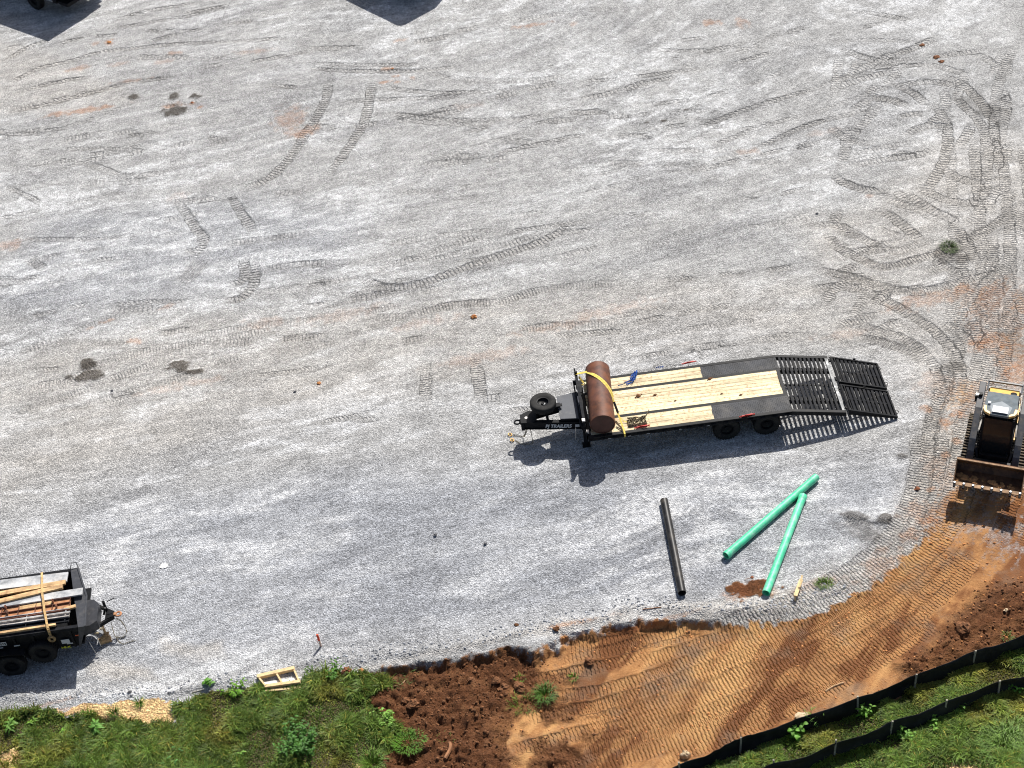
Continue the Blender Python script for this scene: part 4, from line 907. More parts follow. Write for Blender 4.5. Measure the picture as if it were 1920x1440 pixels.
wheel(dt, D(-1.335, -.10, .60), (0, -1, 0), R=.375, wd=.20, rimR=.205).name = 'spare_wheel'
m = DB(); m.tube([(-2.12, -.1, .36), (-2.12, 2.1, .36)], .05, 8); m.tube([(-3.0, -.1, .36), (-3.0, 2.1, .36)], .05, 8); m.box(-4.4, -.4, .3, .38, .38, .52); m.box(-4.4, -.4, 1.66, 1.74, .38, .52); m.build('axle', BLK, dt)
m = DB()
pts = [(-3.62, .50), (-3.40, .78), (-3.0, .84), (-2.12, .84), (-1.78, .78), (-1.66, .56)]
m.side(pts+[(x*1.0, z-.02) for x, z in pts[::-1]], -.28, -.055); m.build('fender', BLK, dt)
m = DB(); m.box(-.78, -.56, -.056, -.0525, .74, .90); m.box(-.66, -.50, -.056, -.0525, .70, .735); m.box(-2.03, -1.87, -.056, -.0525, .90, .94); m.box(-2.46, -2.32, -.056, -.0525, .90, .935); each(m, 'decal', WHITE, dt)
m = DB(); m.box(-.36, -.27, -.058, -.052, .98, 1.02); m.build('marker_light', pm('amber_lens', (.5, .08, .02), .4, var=.1), dt)
text('lettering', '14LX', Matrix.Translation(D(-.86, -.054, .55)) @ Matrix(((1, 0, 0, 0), (0, 0, -1, 0), (0, 1, 0, 0), (0, 0, 0, 1))), .11, YPRT, dt, shear=0, sx=1.1)
text('lettering', 'TEX', Matrix.Translation(D(-2.45, -.054, 1.01)) @ Matrix(((1, 0, 0, 0), (0, 0, -1, 0), (0, 1, 0, 0), (0, 0, 0, 1))), .17, WHITE, dt, shear=0, sx=1.0) if False else None
m = DB(); m.box(-2.50, -2.19, -.055, -.0525, .99, 1.13); m.build('logo_plate', WHITE, dt)
for i in range(5):
    m = DB(); m.box(-2.46+i*.055, -2.43+i*.055, -.058, -.0555, 1.02+(.02 if i % 2 else 0), 1.10); m.build('logo_letter', BLK2, dt)
tag(heap('timber_block', 'yellow and brown timber block under the dump trailer jack', 'timber block', WOODL, (198, 1202), 0.0, lambda m: [m.bar((-.16, -.05, .05), (.16, .03, .05), .17, .09), m.bar((-.1, -.02, .12), (.05, .1, .12), .09, .05)]))

# load: planks, forms and steel sections
def load(name, label, cat, mat, boxes, group=None, bars=None):
    o = empty_mesh = None
    m = MB()
    xs = []
    for (x0, y0, z0, x1, y1, z1, wd, th) in boxes:
        A = Vector((DX+x0, DY+y0, z0)); Bq = Vector((DX+x1, DY+y1, z1)); xs += [A, Bq]; m.bar(A, Bq, wd, th)
    c = sum(xs, Vector())/len(xs); m.v = [tuple(Vector(v)-c) for v in m.v]
    ob = m.build(name, mat, None, bevel=.003); ob.location = c; return tag(ob, label, cat, group)
load('steel_plank', 'wide grey scaffold plank lying along the far side of the dump trailer load', 'plank', GALV, [(-4.4, 1.84, 1.36, -.66, 1.78, 1.36, .34, .05)])
load('timber_plank', 'orange yellow timber plank beside the wide grey far plank', 'plank', WOODL, [(-4.4, 1.32, 1.40, -.68, 1.56, 1.40, .15, .06)], 'timber planks on the dump trailer')
load('timber_plank', 'slanting orange yellow timber plank just above the middle grey plank', 'plank', WOODL, [(-4.3, .82, 1.46, -.72, 1.36, 1.46, .15, .08)], 'timber planks on the dump trailer')
load('steel_plank', 'grey metal plank poking out over the front cap of the dump trailer', 'plank', GALV, [(-3.3, 1.02, 1.42, -.16, 1.12, 1.42, .24, .05)])
# rusty formwork
fp = empty('steel_form', (DX-1.6, DY+.74, 1.36), 0, 'rusty orange steel form panel with ribs lying in the middle of the load', 'formwork')
m = MB(); m.bar((-1.7, -.06, 0), (1.13, .06, 0), .50, .02); m.build('face', RUST2, fp)
m = MB()
for s_, off in ((-1, -.24), (0, .01), (1, .24)): m.bar((-1.7, -.06+off, .035), (1.13, .06+off, .035), .02, .06)
for i in range(7):
    x = -1.65+i*.46; y = -.06+.12*(x+1.7)/2.83; m.bar((x, y-.24, .03), (x+.01, y+.24, .03), .016, .05)
m.build('rib', pm('dark_rust', (.13, .05, .03), .7, var=.3), fp)
m = MB()
for x, s_ in ((-.62, 1), (-.55, -1), (.66, 1), (.78, -1)): m.torus((x, .05+.10*s_, .10), (1, .2, .3), .05, .016, 10, 5); m.tube([(x, .05+.03*s_, .10), (x, .05+.17*s_, .10)], .014, 5)
each(m, 'clamp', RUST, fp)
load('timber_board', 'short pale board resting inside the rusty steel form', 'board', WOOD if False else WOODL, [(-1.85, .84, 1.39, -.95, .90, 1.39, .13, .02)])
for yy, z0, lab, mt in ((.50, 1.36, 'grey and white steel channel next to the rusty form', GALV), (.34, 1.37, 'steel channel with a worn white edge in the near half of the load', pm('dirty_white_steel', (.35, .32, .29), .6, var=.4, vs=3, dirt=(.75, .70, .65), da=.5, ds=5)), (.19, 1.34, 'dark steel channel along the near rail of the dump trailer', BLK2)):
    m = MB(); a0 = Vector((-2.2, -.02, 0)); a1 = Vector((1.55, .03, 0))
    m.bar(a0, a1, .13, .012)
    m.bar(a0+Vector((0, .06, .03)), a1+Vector((0, .06, .03)), .02, .06); m.bar(a0+Vector((0, -.06, .03)), a1+Vector((0, -.06, .03)), .022, .06)
    for i in range(4): m.bar((-1.7+i*1.05, -.055, .03), (-1.7+i*1.05, .055, .03), .02, .05)
    o = m.build('steel_channel', mt, None); o.location = (DX-2.0, DY+yy, z0); tag(o, lab, 'steel channel', 'steel channels on the dump trailer')
load('timber_plank', 'narrow orange timber along the near edge of the dump trailer load', 'plank', WOODL, [(-4.3, .02, 1.36, -.78, .10, 1.38, .07, .06)], 'timber planks on the dump trailer')
load('timber_plank', 'short pale timber offcut at the front end of the load', 'plank', WOODL, [(-.62, .60, 1.38, -.30, .64, 1.40, .10, .06)])
tsp = empty('ratchet_strap', (DX-1.1, DY+1.0, 1.5), 0, 'tan ratchet strap tied across the planks on the dump trailer', 'strap')
m = MB(); m.ribbon([Vector((x+1.1, y-1.0, z_-1.5)) for x, y, z_ in [(-1.42, 2.12, 1.15), (-1.40, 2.06, 1.38), (-1.36, 1.84, 1.42), (-1.30, 1.50, 1.47), (-1.24, 1.18, 1.54), (-1.18, .90, 1.50), (-1.12, .60, 1.50), (-1.06, .34, 1.45), (-1.0, .10, 1.44), (-.97, -.04, 1.38), (-.96, -.075, 1.15)]], (.06, 0.01, 0), .006); m.build('webbing', TANW, tsp)
m = MB(); m.torus((.14, -1.09, -.45), (0, 1, .1), .075, .035, 14, 6, 1.3); m.bar((.12, -1.0, -.10), (.13, -1.06, -.28), .07, .04); m.build('ratchet', pm('old_brass', (.30, .20, .09), .6, var=.4, vs=20), tsp)

# ================================================================== compact track loader
LX, LY, LA = 12.498, 30.549, -.4274
ld = empty('track_loader', (LX+.7*.4145, LY+.9, 0) if False else (LX, LY, 0), LA, 'dark compact track loader with raised rusty toothed bucket on the clay at the right edge', 'loader')
# local: x right (seen from the front), y to the rear
def track(side):
    x0, x1 = (-.86, -.44) if side < 0 else (.44, .86)
    prof = [(1.02, .30), (1.10, .10), (1.30, .02), (2.75, .02), (3.0, .16), (3.08, .40), (2.95, .62), (2.6, .70), (1.6, .60), (1.15, .48)]
    m = MB(); n = len(prof); vs = [(x0, a, b) for a, b in prof]+[(x1, a, b) for a, b in prof]
    m.add(vs, [tuple(range(n)), tuple(range(n, 2*n))[::-1]]+[(i, n+i, n+(i+1) % n, (i+1) % n) for i in range(n)])
    o = m.build('track', RUBB, ld)
    P = [Vector((0, a, b)) for a, b in prof]; P.append(P[0]); m = MB(); s_ = 0; step = .10; acc = 0
    for a, b in zip(P[:-1], P[1:]):
        L_ = (b-a).length; d = (b-a)/L_; nr = Vector((0, d.z, -d.y)); nr = nr if nr.dot((a+b)/2-Vector((0, 2.05, .33))) > 0 else -nr
        while acc < L_:
            c = a+d*acc+nr*.012
            m.bar(Vector((x0-.005, c.y, c.z)), Vector((x1+.005, c.y, c.z)), .035, .045, up=nr); acc += step
        acc -= L_
    m.build('track_lugs', pm('dusty_rubber', (.09, .08, .065), .85, var=.3, dirt=(.35, .26, .17), da=.6, ds=12), o)
    m = MB()
    for y_, r_ in ((1.3, .22), (2.75, .26), (1.65, .12), (1.95, .12), (2.25, .12)): m.lathe([(r_, 0), (r_*.6, -.02*side if False else .01), (.01, .02)], ((x0-.012) if side < 0 else (x1+.012), y_, .30), (side, 0, 0), 20)
    each(m, 'roller', BLK2, o)
track(-1); track(1)
m = MB(); m.side([(1.15, .35), (3.0, .35), (3.05, .95), (2.9, 1.42), (2.35, 1.50), (2.2, 1.0), (1.2, .62)], 0, 0) if False else None
def xside(m, poly, x0, x1):   # polygon in y,z extruded along x
    n = len(poly); vs = [(x0, a, b) for a, b in poly]+[(x1, a, b) for a, b in poly]
    m.add(vs, [tuple(range(n)), tuple(range(n, 2*n))[::-1]]+[(i, n+i, n+(i+1) % n, (i+1) % n) for i in range(n)]); return m
m = MB(); xside(m, [(1.12, .30), (3.0, .30), (3.12, .90), (3.02, 1.45), (2.40, 1.52), (2.30, .9), (1.15, .70)], -.43, .43); m.build('body', BLK2, ld, bevel=.01)
m = MB(); xside(m, [(2.50, 1.53), (3.0, 1.46), (3.02, 1.72), (2.52, 1.80)], -.40, .40); hood = m.build('engine_hood', ORAP, ld, bevel=.01)
m = MB(); m.lathe([(.09, 0), (.09, .06), (.01, .07)], (.26, 2.80, 1.70), (0, .2, 1), 16); m.box(-.36, -.30, 2.66, 2.76, 1.70, 1.74); m.build('cap', BLK, hood)
# cab
m = MB()
for sx in (-1, 1):
    m.bar((sx*.40, 1.22, .72), (sx*.40, 1.52, 1.96), .06, .08, up=(0, 1, 0)); m.bar((sx*.40, 2.45, .95), (sx*.40, 2.42, 1.98), .06, .10, up=(0, 1, 0)); m.bar((sx*.40, 1.52, 1.96), (sx*.40, 2.42, 1.98), .05, .07)
    m.bar((sx*.405, 1.35, 1.3), (sx*.405, 2.42, 1.35), .02, .03)
    xside(m, [(1.24, .72), (2.42, .72), (2.42, 1.04), (1.30, 1.02)], sx*.41-.012, sx*.41+.012)
m.bar((-.40, 1.22, .74), (.40, 1.22, .74), .07, .07); m.bar((-.40, 2.44, 1.1), (.40, 2.44, 1.1), .05, .05)
cab = m.build('cab_frame', BLK, ld)
m = MB(); m.add([(-.37, 1.235, .82), (.37, 1.235, .82), (.37, 1.50, 1.92), (-.37, 1.50, 1.92)], [(0, 1, 2, 3)]); m.add([(-.37, 1.245, .82), (.37, 1.245, .82), (.37, 1.51, 1.92), (-.37, 1.51, 1.92)], [(3, 2, 1, 0)])
gl = bpy.data.materials.new('cab_glass'); gl.use_nodes = True; gb = gl.node_tree.nodes['Principled BSDF']; gb.inputs['Base Color'].default_value = (.02, .022, .022, 1); gb.inputs['Roughness'].default_value = .08; gb.inputs['Alpha'].default_value = .8
m.build('windscreen', gl, cab)
m = MB(); m.box(-.24, .24, 1.75, 2.2, .95, 1.08); m.hexa([(-.22, 2.15, 1.05), (.22, 2.15, 1.05), (.22, 2.28, 1.05), (-.22, 2.28, 1.05), (-.2, 2.25, 1.7), (.2, 2.25, 1.7), (.2, 2.36, 1.7), (-.2, 2.36, 1.7)]); m.box(-.34, -.24, 1.6, 2.1, 1.1, 1.2); m.box(.24, .34, 1.6, 2.1, 1.1, 1.2); m.build('seat', BLK2, cab, bevel=.02)
m = MB(); m.box(-.36, .36, 1.3, 2.3, .78, .82); m.box(-.36, .36, 2.38, 2.42, .8, 1.9); m.build('cab_interior', BLK, cab)
roofp = [(-.41, 2.46), (.41, 2.46), (.45, 1.80), (.40, 1.66), (.24, 1.54), (-.24, 1.54), (-.40, 1.66), (-.45, 1.80)]
m = MB(); m.prism(roofp, 1.97, 2.05); rf = m.build('roof', CABG, cab, bevel=.015)
m = MB(); m.add([(-.30, 1.95, 2.052), (0, 2.12, 2.052), (.30, 1.92, 2.052), (.24, 1.62, 2.056), (-.24, 1.62, 2.056), (0, 1.86, 2.085)], [(0, 5, 1), (1, 5, 2), (2, 5, 3), (3, 5, 4), (4, 5, 0)]); m.build('roof_panel', pm('roof_panel', (.30, .325, .34), .8, var=.08, spec=.05), rf)
m = MB(); m.prism([(-.21, 1.60), (.21, 1.60), (.21, 1.85), (-.21, 1.85)], 2.088, 2.105); hp = m.build('hatch', CREAM, rf, bevel=.012)
m = MB()
for i in range(3): m.box(-.17, -.15, 1.70+i*.05, 1.715+i*.05, 2.106, 2.108)
each(m, 'hatch_mark', pm('grey_mark', (.45, .5, .52), .6, var=.02), hp)
for sx in (-1, 1):
    pts = [(sx*.455, 1.86), (sx*.46, 1.72), (sx*.40, 1.60), (sx*.25, 1.52), (sx*.25, 1.60), (sx*.36, 1.68), (sx*.38, 1.86)]
    m = MB(); m.prism(pts if sx > 0 else pts[::-1], 1.99, 2.07); m.build('roof_corner', pm('cream_orange', (.80, .50, .18), .4, var=.1), rf, bevel=.008)
m = MB(); m.box(-.36, -.28, 1.92, 2.0, 2.05, 2.11); m.build('beacon', CREAM, rf, bevel=.01)
# lift arms
for sx in (-1, 1):
    def arm(m, pts, w_):
        n = len(pts); x0, x1 = (sx*.52, sx*.70) if sx > 0 else (sx*.70, sx*.52)
        xside(m, pts, x0, x1)
    m = MB(); arm(m, [(3.12, 1.62), (3.10, 1.80), (2.2, 1.62), (1.28, 1.28), (1.02, 1.06), (.78, .78), (.98, .66), (1.30, 1.0), (2.2, 1.42)], .18)
    am = m.build('lift_arm', ARMG, ld, bevel=.012)
    m = MB(); m.tube([(sx*.48, 2.9, .95), (sx*.48, 2.1, 1.25)], .045, 10); m.build('lift_cylinder', BLK, am, smooth=True)
    m = MB(); m.tube([(sx*.48, 2.1, 1.25), (sx*.50, 1.62, 1.30)], .024, 8); m.torus((sx*.51, 1.55, 1.32), (1, 0, 0), .035, .015, 10, 5); m.torus((sx*.50, 1.3, 1.05), (1, 0, 0), .03, .012, 10, 5); m.build('cylinder_rod', STEEL, am, smooth=True)
    m = MB()
    for k in range(3): m.tube([(sx*(.49-.02*k), 2.6, 1.3+.03*k), (sx*(.47), 2.1, 1.12+.05*k), (sx*.49, 1.6, 1.05), (sx*.45, 1.3, .85+.04*k), (sx*.40, 1.05, .75)], .013, 6)
    each(m, 'hose', BLK, am, smooth=True)
    m = MB(); m.bar((sx*.50, 1.20, 1.02), (sx*.40, .92, .72), .06, .14); m.tube([(sx*.36, 1.3, .95), (sx*.32, .90, .80)], .035, 8); each(m, 'tilt_cylinder', BLK2, am)
m = MB(); m.tube([(-.61, 2.62, 1.70), (-.61, 2.62, 1.78)], .055, 14); m.box(-.76, -.62, 2.54, 2.64, 1.50, 1.72); wl = m.build('work_light', BLK, ld); m = MB(); m.box(-.75, -.63, 2.60, 2.66, 1.722, 1.727); m.build('lamp_top', STEEL, wl)
m = MB(); m.bar((-.46, 3.10, 1.86), (.46, 3.10, 1.86), .05, .05); m.bar((-.46, 2.85, 1.75), (-.46, 3.12, 1.86), .05, .04); m.bar((.46, 2.85, 1.75), (.46, 3.12, 1.86), .05, .04); m.box(-.44, .44, 3.06, 3.15, 1.45, 1.62); m.build('rear_guard', pm('rear_grey', (.16, .165, .17), .45, var=.2), ld)
m = MB(); m.box(.46, .49, 1.5, 2.7, 1.18, 1.26); m.box(.455, .475, 2.2, 2.9, 1.3, 1.56); each(m, 'side_panel', ORAP, ld)
m = MB(); m.hexa([(-.36, .92, .56), (.36, .92, .56), (.36, 1.12, .45), (-.36, 1.12, .45), (-.36, 1.0, 1.0), (.36, 1.0, 1.0), (.36, 1.18, .92), (-.36, 1.18, .92)]); m.box(-.5, .5, .80, .92, .62, .92)
m.build('quick_attach', BLK, ld, bevel=.01)
m = MB(); m.hexa([(-.30, 1.16, .60), (.30, 1.16, .60), (.30, 1.24, .60), (-.30, 1.24, .60), (-.30, 1.17, .80), (.30, 1.17, .80), (.30, 1.24, .80), (-.30, 1.24, .80)]); fr = m.build('front_panel', BLK2, ld)
for k, (bx, wd) in enumerate(((-.15, .11), (.04, .13))):
    m = MB(); m.box(bx, bx+wd, 1.150, 1.156, .66, .70); m.build('decal', WHITE, fr)
# bucket
prof_o = [(0, .70), (.34, .66), (.58, .70), (.70, .86), (.68, 1.06), (.52, 1.16)]
prof_i = [(.52, 1.135), (.655, 1.045), (.675, .87), (.56, .725), (.33, .685), (0, .72)]
m = MB(); xside(m, prof_o+prof_i, -.905, .905); bk = m.build('bucket', pm('bucket_brown', (.10, .045, .022), .6, var=.35, vs=4, dirt=(.30, .14, .05), da=.4, ds=3), ld)
m = MB()
for sx in (-1, 1): xside(m, [(0, .70), (.34, .66), (.58, .70), (.70, .86), (.68, 1.06), (.52, 1.16)], sx*.905-.014, sx*.905+.014)
each(m, 'side_plate', pm('side_brown', (.26, .15, .08), .6, var=.3), bk)
m = MB(); m.box(-.905, .905, -.05, .08, .695, .722); m.bar((-.9, .51, 1.165), (.9, .51, 1.165), .05, .03); m.build('cutting_edge', pm('edge_clay', (.28, .17, .09), .7, var=.4, vs=6), bk)
for i in range(8):
    x = -.87+i*.2486; m = MB(); m.hexa([(x-.030, -.15, .700), (x+.030, -.15, .700), (x+.035, .03, .70), (x-.035, .03, .70), (x-.022, -.14, .730), (x+.022, -.14, .730), (x+.035, .03, .765), (x-.035, .03, .765)])
    m.build('tooth', BLK2, bk); m = MB(); m.tube([(x, -.01, .745), (x, -.01, .775)], .030, 10); m.build('tooth_cap', CREAM, bk)
m = MB()
rs = random.Random(3)
for i in range(46):
    x = -.86+rs.random()*(.5 if i % 2 else 1.7); y = .12+rs.random()*.3*(1-.5*(x+.86)/1.7); lumpmesh(m, rs.uniform(.03, .08), i, .5, (x, y, .71))
m.build('clay_load', pm('bucket_clay', (.40, .20, .08), .9, var=.35, vs=9), bk) 
# ================================================================== silt fences
FAB = pm('silt_fabric', (.012, .013, .012), .7, var=.35, vs=3, dirt=(.035, .035, .03), da=.3, ds=4)
STK = pm('stake_wood', (.34, .31, .25), .8, var=.25, vs=12)
def fence(label, base_px, stakes, h=.58, lead=[]):
    P = [Gg(*p) for p in base_px]
    pts = crom([(p.x, p.y) for p in P], .12)
    s = 0; prev = None; acc = [0.0]
    for a, b in zip(pts[:-1], pts[1:]): acc.append(acc[-1]+float(np.linalg.norm(b-a)))
    c = pts[len(pts)//2]; cz = H(*c)
    root = empty('silt_fence', (c[0], c[1], cz), 0, label, 'fence', 'black silt fences on wooden stakes')
    sxy = []
    for px in stakes:
        g = Gg(*px); j = min(range(len(pts)), key=lambda k: (pts[k][0]-g.x)**2+(pts[k][1]-g.y)**2); sxy.append(acc[j])
    vs = []; n = len(pts); rows = 6
    for i, p in enumerate(pts):
        d = pts[min(i+1, n-1)]-pts[max(i-1, 0)]; d = d/np.linalg.norm(d); nr = np.array([d[1], -d[0]])
        ds = min([abs(acc[i]-q) for q in sxy] or [1]); ds = min(ds, 1.0)
        sag = .085*sst(ds, 0, 1.0)+.02*(vnoise(acc[i]*1.7, 3.3)-.5); bel = .06*math.sin(acc[i]*1.4)+.10*(float(fbm(acc[i]*.9, 5.1, 3))-.5)
        z0 = H(*p)-.05
        for k in range(rows+1):
            t = k/rows; off = bel*math.sin(math.pi*t)*1.2+.14*(1-t)*(1-t)+.03*math.sin(acc[i]*5+t*6)*math.sin(math.pi*t)
            vs.append((p[0]+nr[0]*off*.6-c[0], p[1]+nr[1]*off*.6-c[1], z0+(h+.05-sag)*t-cz))
    q = np.array([(i*(rows+1)+k, (i+1)*(rows+1)+k, (i+1)*(rows+1)+k+1, i*(rows+1)+k+1) for i in range(n-1) for k in range(rows)])
    o = np_mesh('fabric', np.array(vs), q, FAB, True); o.parent = root
    sd = o.modifiers.new('thickness', 'SOLIDIFY'); sd.thickness = .006
    for px in stakes:
        g = Gg(*px); m = MB(); r = random.Random(px[0]); tx, ty = r.uniform(-.05, .05), r.uniform(-.05, .05)
        b = Vector((g.x-c[0], g.y-c[1]-.03, g.z-cz-.06)); m.bar(b, b+Vector((tx, ty, h+.15)), .042, .035, up=(0, 1, 0)); m.build('stake', STK, root)
    return root
off = 24
fence('black silt fence between the orange clay and the grass, the upper one', [(1150, 1510), (1220, 1482), (1280, 1457), (1340, 1431), (1387, 1412), (1440, 1392), (1500, 1368), (1560, 1350), (1608, 1334), (1660, 1314), (1713, 1292), (1770, 1268), (1825, 1247), (1880, 1228), (1935, 1210), (2000, 1188)],
      [(1276, 1459), (1387, 1412), (1608, 1335), (1713, 1293), (1822, 1249), (1945, 1206)])
fence('lower black silt fence standing in the grass at the bottom right', [(1350, 1500), (1400, 1478), (1447, 1458), (1500, 1446), (1565, 1420), (1613, 1404), (1640, 1394), (1667, 1380), (1720, 1362), (1770, 1342), (1820, 1322), (1872, 1304), (1930, 1290), (2000, 1272)],
      [(1452, 1456), (1563, 1419), (1667, 1380), (1768, 1341), (1870, 1304), (1970, 1280)])

# ================================================================== grass
def leafmat(name, base, tr=.25):
    m = bpy.data.materials.new(name); m.use_nodes = True; nt = m.node_tree; b = nt.nodes['Principled BSDF']
    a = nn(nt, 'ShaderNodeAttribute', attribute_name='tint')
    nt.links.new(mixc(nt, 1.0, base, a.outputs['Color'], 'MULTIPLY'), b.inputs['Base Color']); b.inputs['Roughness'].default_value = .55; b.inputs['Specular IOR Level'].default_value = .3
    t = nt.nodes.new('ShaderNodeBsdfTranslucent'); nt.links.new(mixc(nt, 1.0, tuple(min(1, c*1.6) for c in base), a.outputs['Color'], 'MULTIPLY'), t.inputs['Color'])
    mx = nt.nodes.new('ShaderNodeMixShader'); mx.inputs[0].default_value = tr; nt.links.new(b.outputs[0], mx.inputs[1]); nt.links.new(t.outputs[0], mx.inputs[2])
    nt.links.new(mx.outputs[0], nt.nodes['Material Output'].inputs[0]); return m
GRM = leafmat('grass_blades', (.115, .185, .030)); LFM = leafmat('leaves', (.10, .20, .035), .3)
def mval(M, x, y):
    i = np.clip(np.searchsorted(gy, y)-1, 0, NY-1); j = np.clip(np.searchsorted(gx, x)-1, 0, NX-1); return M[i, j]
def grass(name, label, M, n, seed, bright=1.0, hmul=1.0, xlim=None):
    r = np.random.default_rng(seed)
    ii, jj = np.nonzero((M > .5) & (Y > 20.6) & (Y < 36) & (X > -17.5) & (X < 15.5))
    area = (gy[ii+1]-gy[ii])*(gx[np.minimum(jj+1, NX-1)]-gx[jj]); p = area/area.sum()
    k = r.choice(len(ii), n, p=p)
    x = gx[jj[k]]+r.random(n)*.055; y = gy[ii[k]]+r.random(n)*.042
    # tussocks
    cl = fbm(x*1.5, y*1.5, 4, seed+3); cl2 = fbm(x*4, y*4, 3, seed+7); pt = fbm(x*.7, y*.7, 3, seed+9)
    st = mval(m_straw, x, y); edge = mval(M, x, y)
    keep = (r.random(n) > st*.96) & (r.random(n) < .22+1.2*sst(cl, .34, .52))
    x, y, cl, cl2, pt = x[keep], y[keep], cl[keep], cl2[keep], pt[keep]; n = len(x)
    z = mval(Z, x, y)
    h = (.05+.17*sst(cl, .38, .68)*(.4+1.2*cl2))*hmul*(.6+.8*r.random(n)); wd = .006+.013*r.random(n)
    az = r.random(n)*2*np.pi; fl_ = fbm(x*2.2, y*2.2, 2, seed+20)*4*np.pi; az = np.where(r.random(n) < .40, fl_+r.normal(0, .7, n), az)
    le = .35+.75*r.random(n); dx, dy = np.cos(az), np.sin(az)
    v = np.zeros((n, 5, 3)); wx, wy = -dy*wd, dx*wd
    v[:, 0] = np.stack([x-wx, y-wy, z-.01], -1); v[:, 1] = np.stack([x+wx, y+wy, z-.01], -1)
    mx_, my_ = x+dx*h*le*.35, y+dy*h*le*.35
    v[:, 2] = np.stack([mx_+wx*.8, my_+wy*.8, z+h*.6], -1); v[:, 3] = np.stack([mx_-wx*.8, my_-wy*.8, z+h*.6], -1)
    v[:, 4] = np.stack([x+dx*h*le, y+dy*h*le, z+h*(.95-.35*le)], -1)
    b = np.arange(n)[:, None]*5
    tri = np.concatenate([b+np.array([0, 1, 2]), b+np.array([0, 2, 3]), b+np.array([3, 2, 4])], 0)
    o = np_mesh(name, v.reshape(-1, 3), tri, GRM, False)
    br = bright*(.35+1.35*cl2)*(.6+.9*r.random(n)**1.5); yel = sst(pt, .48, .66)*.9+(r.random(n) < .10)*1.3
    c = np.stack([br*(1+.75*yel), br*(1+.12*yel), br*(1+.2*yel), np.ones(n)], -1)
    at = o.data.attributes.new('tint', 'FLOAT_COLOR', 'POINT'); at.data.foreach_set('color', np.repeat(c, 5, 0).astype(np.float32).ravel())
    return tag(o, label, 'grass', kind='stuff')
grass('grass', 'dark green tussocky grass bank along the lower left edge', g_l*(Y > 21), 190000, 1, .95)
grass('grass', 'green grass strip between the two black silt fences', g_m, 90000, 2, 1.0, .85)
grass('grass', 'brighter weedy grass below the lower silt fence', g_r*(X > -1), 150000, 3, 1.15, .95)

# ================================================================== weeds and plants (each one a thing)
def leaf(m, base, dirv, L, wd, droop=.3, col=(1, 1, 1), n=5):
    d = Vector(dirv).normalized(); side = d.cross(Vector((0, 0, 1))); side = side.normalized() if side.length > .05 else Vector((1, 0, 0)); vs = []
    for i in range(n+1):
        t = i/n; p = Vector(base)+d*L*t-Vector((0, 0, 1))*droop*L*t*t; w_ = wd*math.sin(math.pi*min(1, t*.92+.06))**.8
        vs += [p-side*w_/2+Vector((0, 0, w_*.15)), p-Vector((0, 0, 0)), p+side*w_/2+Vector((0, 0, w_*.15))]
    m.add(vs, [(3*i, 3*i+1, 3*i+4, 3*i+3) for i in range(n)]+[(3*i+1, 3*i+2, 3*i+5, 3*i+4) for i in range(n)], col)
STM = pm('weed_stem', (.12, .16, .05), .7, var=.2)
def plant(px, label, nst=4, h=.4, r=.12, nl=6, L=.12, wd=.045, col=(1, 1, 1), seed=0, name='weed', cat='weed', up=.5, group='broadleaf weeds in the grass'):
    g = Gg(*px); rr = random.Random(seed+px[0]); root = empty(name, g, rr.random()*6, label, cat, group)
    lm = MB(); sm = MB()
    for s_ in range(nst):
        a = rr.random()*6.28; R_ = r*math.sqrt(rr.random()) if nst > 1 else 0; top = Vector((R_*math.cos(a)*1.3, R_*math.sin(a)*1.3, h*rr.uniform(.6, 1))); b0 = Vector((R_*.4*math.cos(a), R_*.4*math.sin(a), -.02))
        sm.tube([b0, (b0+top)/2+Vector((0, 0, .03)), top], [.006, .005, .003], 5)
        for k in range(nl):
            t = .25+.75*(k+.5)/nl; p = b0.lerp(top, t); az = a+k*2.4+rr.random()*.5; f = rr.uniform(.65, 1.35)
            cc = tuple(c*f for c in col); leaf(lm, p, (math.cos(az), math.sin(az), up*rr.uniform(.3, 1.3)), L*rr.uniform(.7, 1.2)*(1.15-.4*t), wd*rr.uniform(.8, 1.2), .5, cc)
    lm.build('leaves', LFM, root, smooth=True); sm.build('stem', STM, root); return root
lt = (1.9, 1.7, 1.6)
plant((22, 1366), 'large star-shaped weed with broad pale leaves at the far left', 3, .30, .12, 9, .24, .05, (1.5, 1.45, 1.5))
plant((61, 1357), 'small bright weed right of the large star-shaped one', 2, .2, .08, 7, .16, .04, (1.7, 1.6, 1.1))
plant((120, 1372), 'yellow green seedling in front of the bare strip of bank', 2, .16, .06, 6, .13, .03, (1.8, 1.9, 1.2))
plant((183, 1372), 'tall broad-leaved weed below the straw patch with long drooping leaves', 3, .45, .12, 9, .25, .055, (1.4, 1.5, 1.6))
plant((325, 1425), 'bluish green weed clump near the bottom edge', 7, .30, .24, 7, .13, .045, (1.1, 1.3, 1.7))
plant((450, 1417), 'small pale weed alone in the grass left of the dark bush', 2, .18, .08, 6, .15, .035, (1.9, 1.8, 1.6))
plant((391, 1284), 'single round-leaved weed on the edge of the gravel', 2, .22, .06, 5, .17, .10, (1.0, 1.2, .9))
plant((565, 1400), 'big dark bush of drooping leaves at the bottom of the grass bank', 40, .62, .52, 8, .15, .05, (.75, .95, .85), name='bush', cat='bush', group=None)
plant((722, 1356), 'leafy vine with curled pale leaves at the edge of the brown soil', 16, .40, .32, 8, .11, .05, (2.2, 2.0, 1.9), name='vine', cat='vine', group=None)
plant((625, 1266), 'loose tall weed on the gravel edge right of the pallet', 14, .40, .28, 6, .10, .045, (.9, 1.05, .8))
plant((578, 1268), 'trailing weed creeping onto the gravel beside the pallet', 6, .15, .25, 5, .06, .045, (.7, .8, .6))
plant((490, 1302), 'low weed in front of the pallet', 8, .22, .28, 6, .10, .04, (1.1, 1.2, .7))
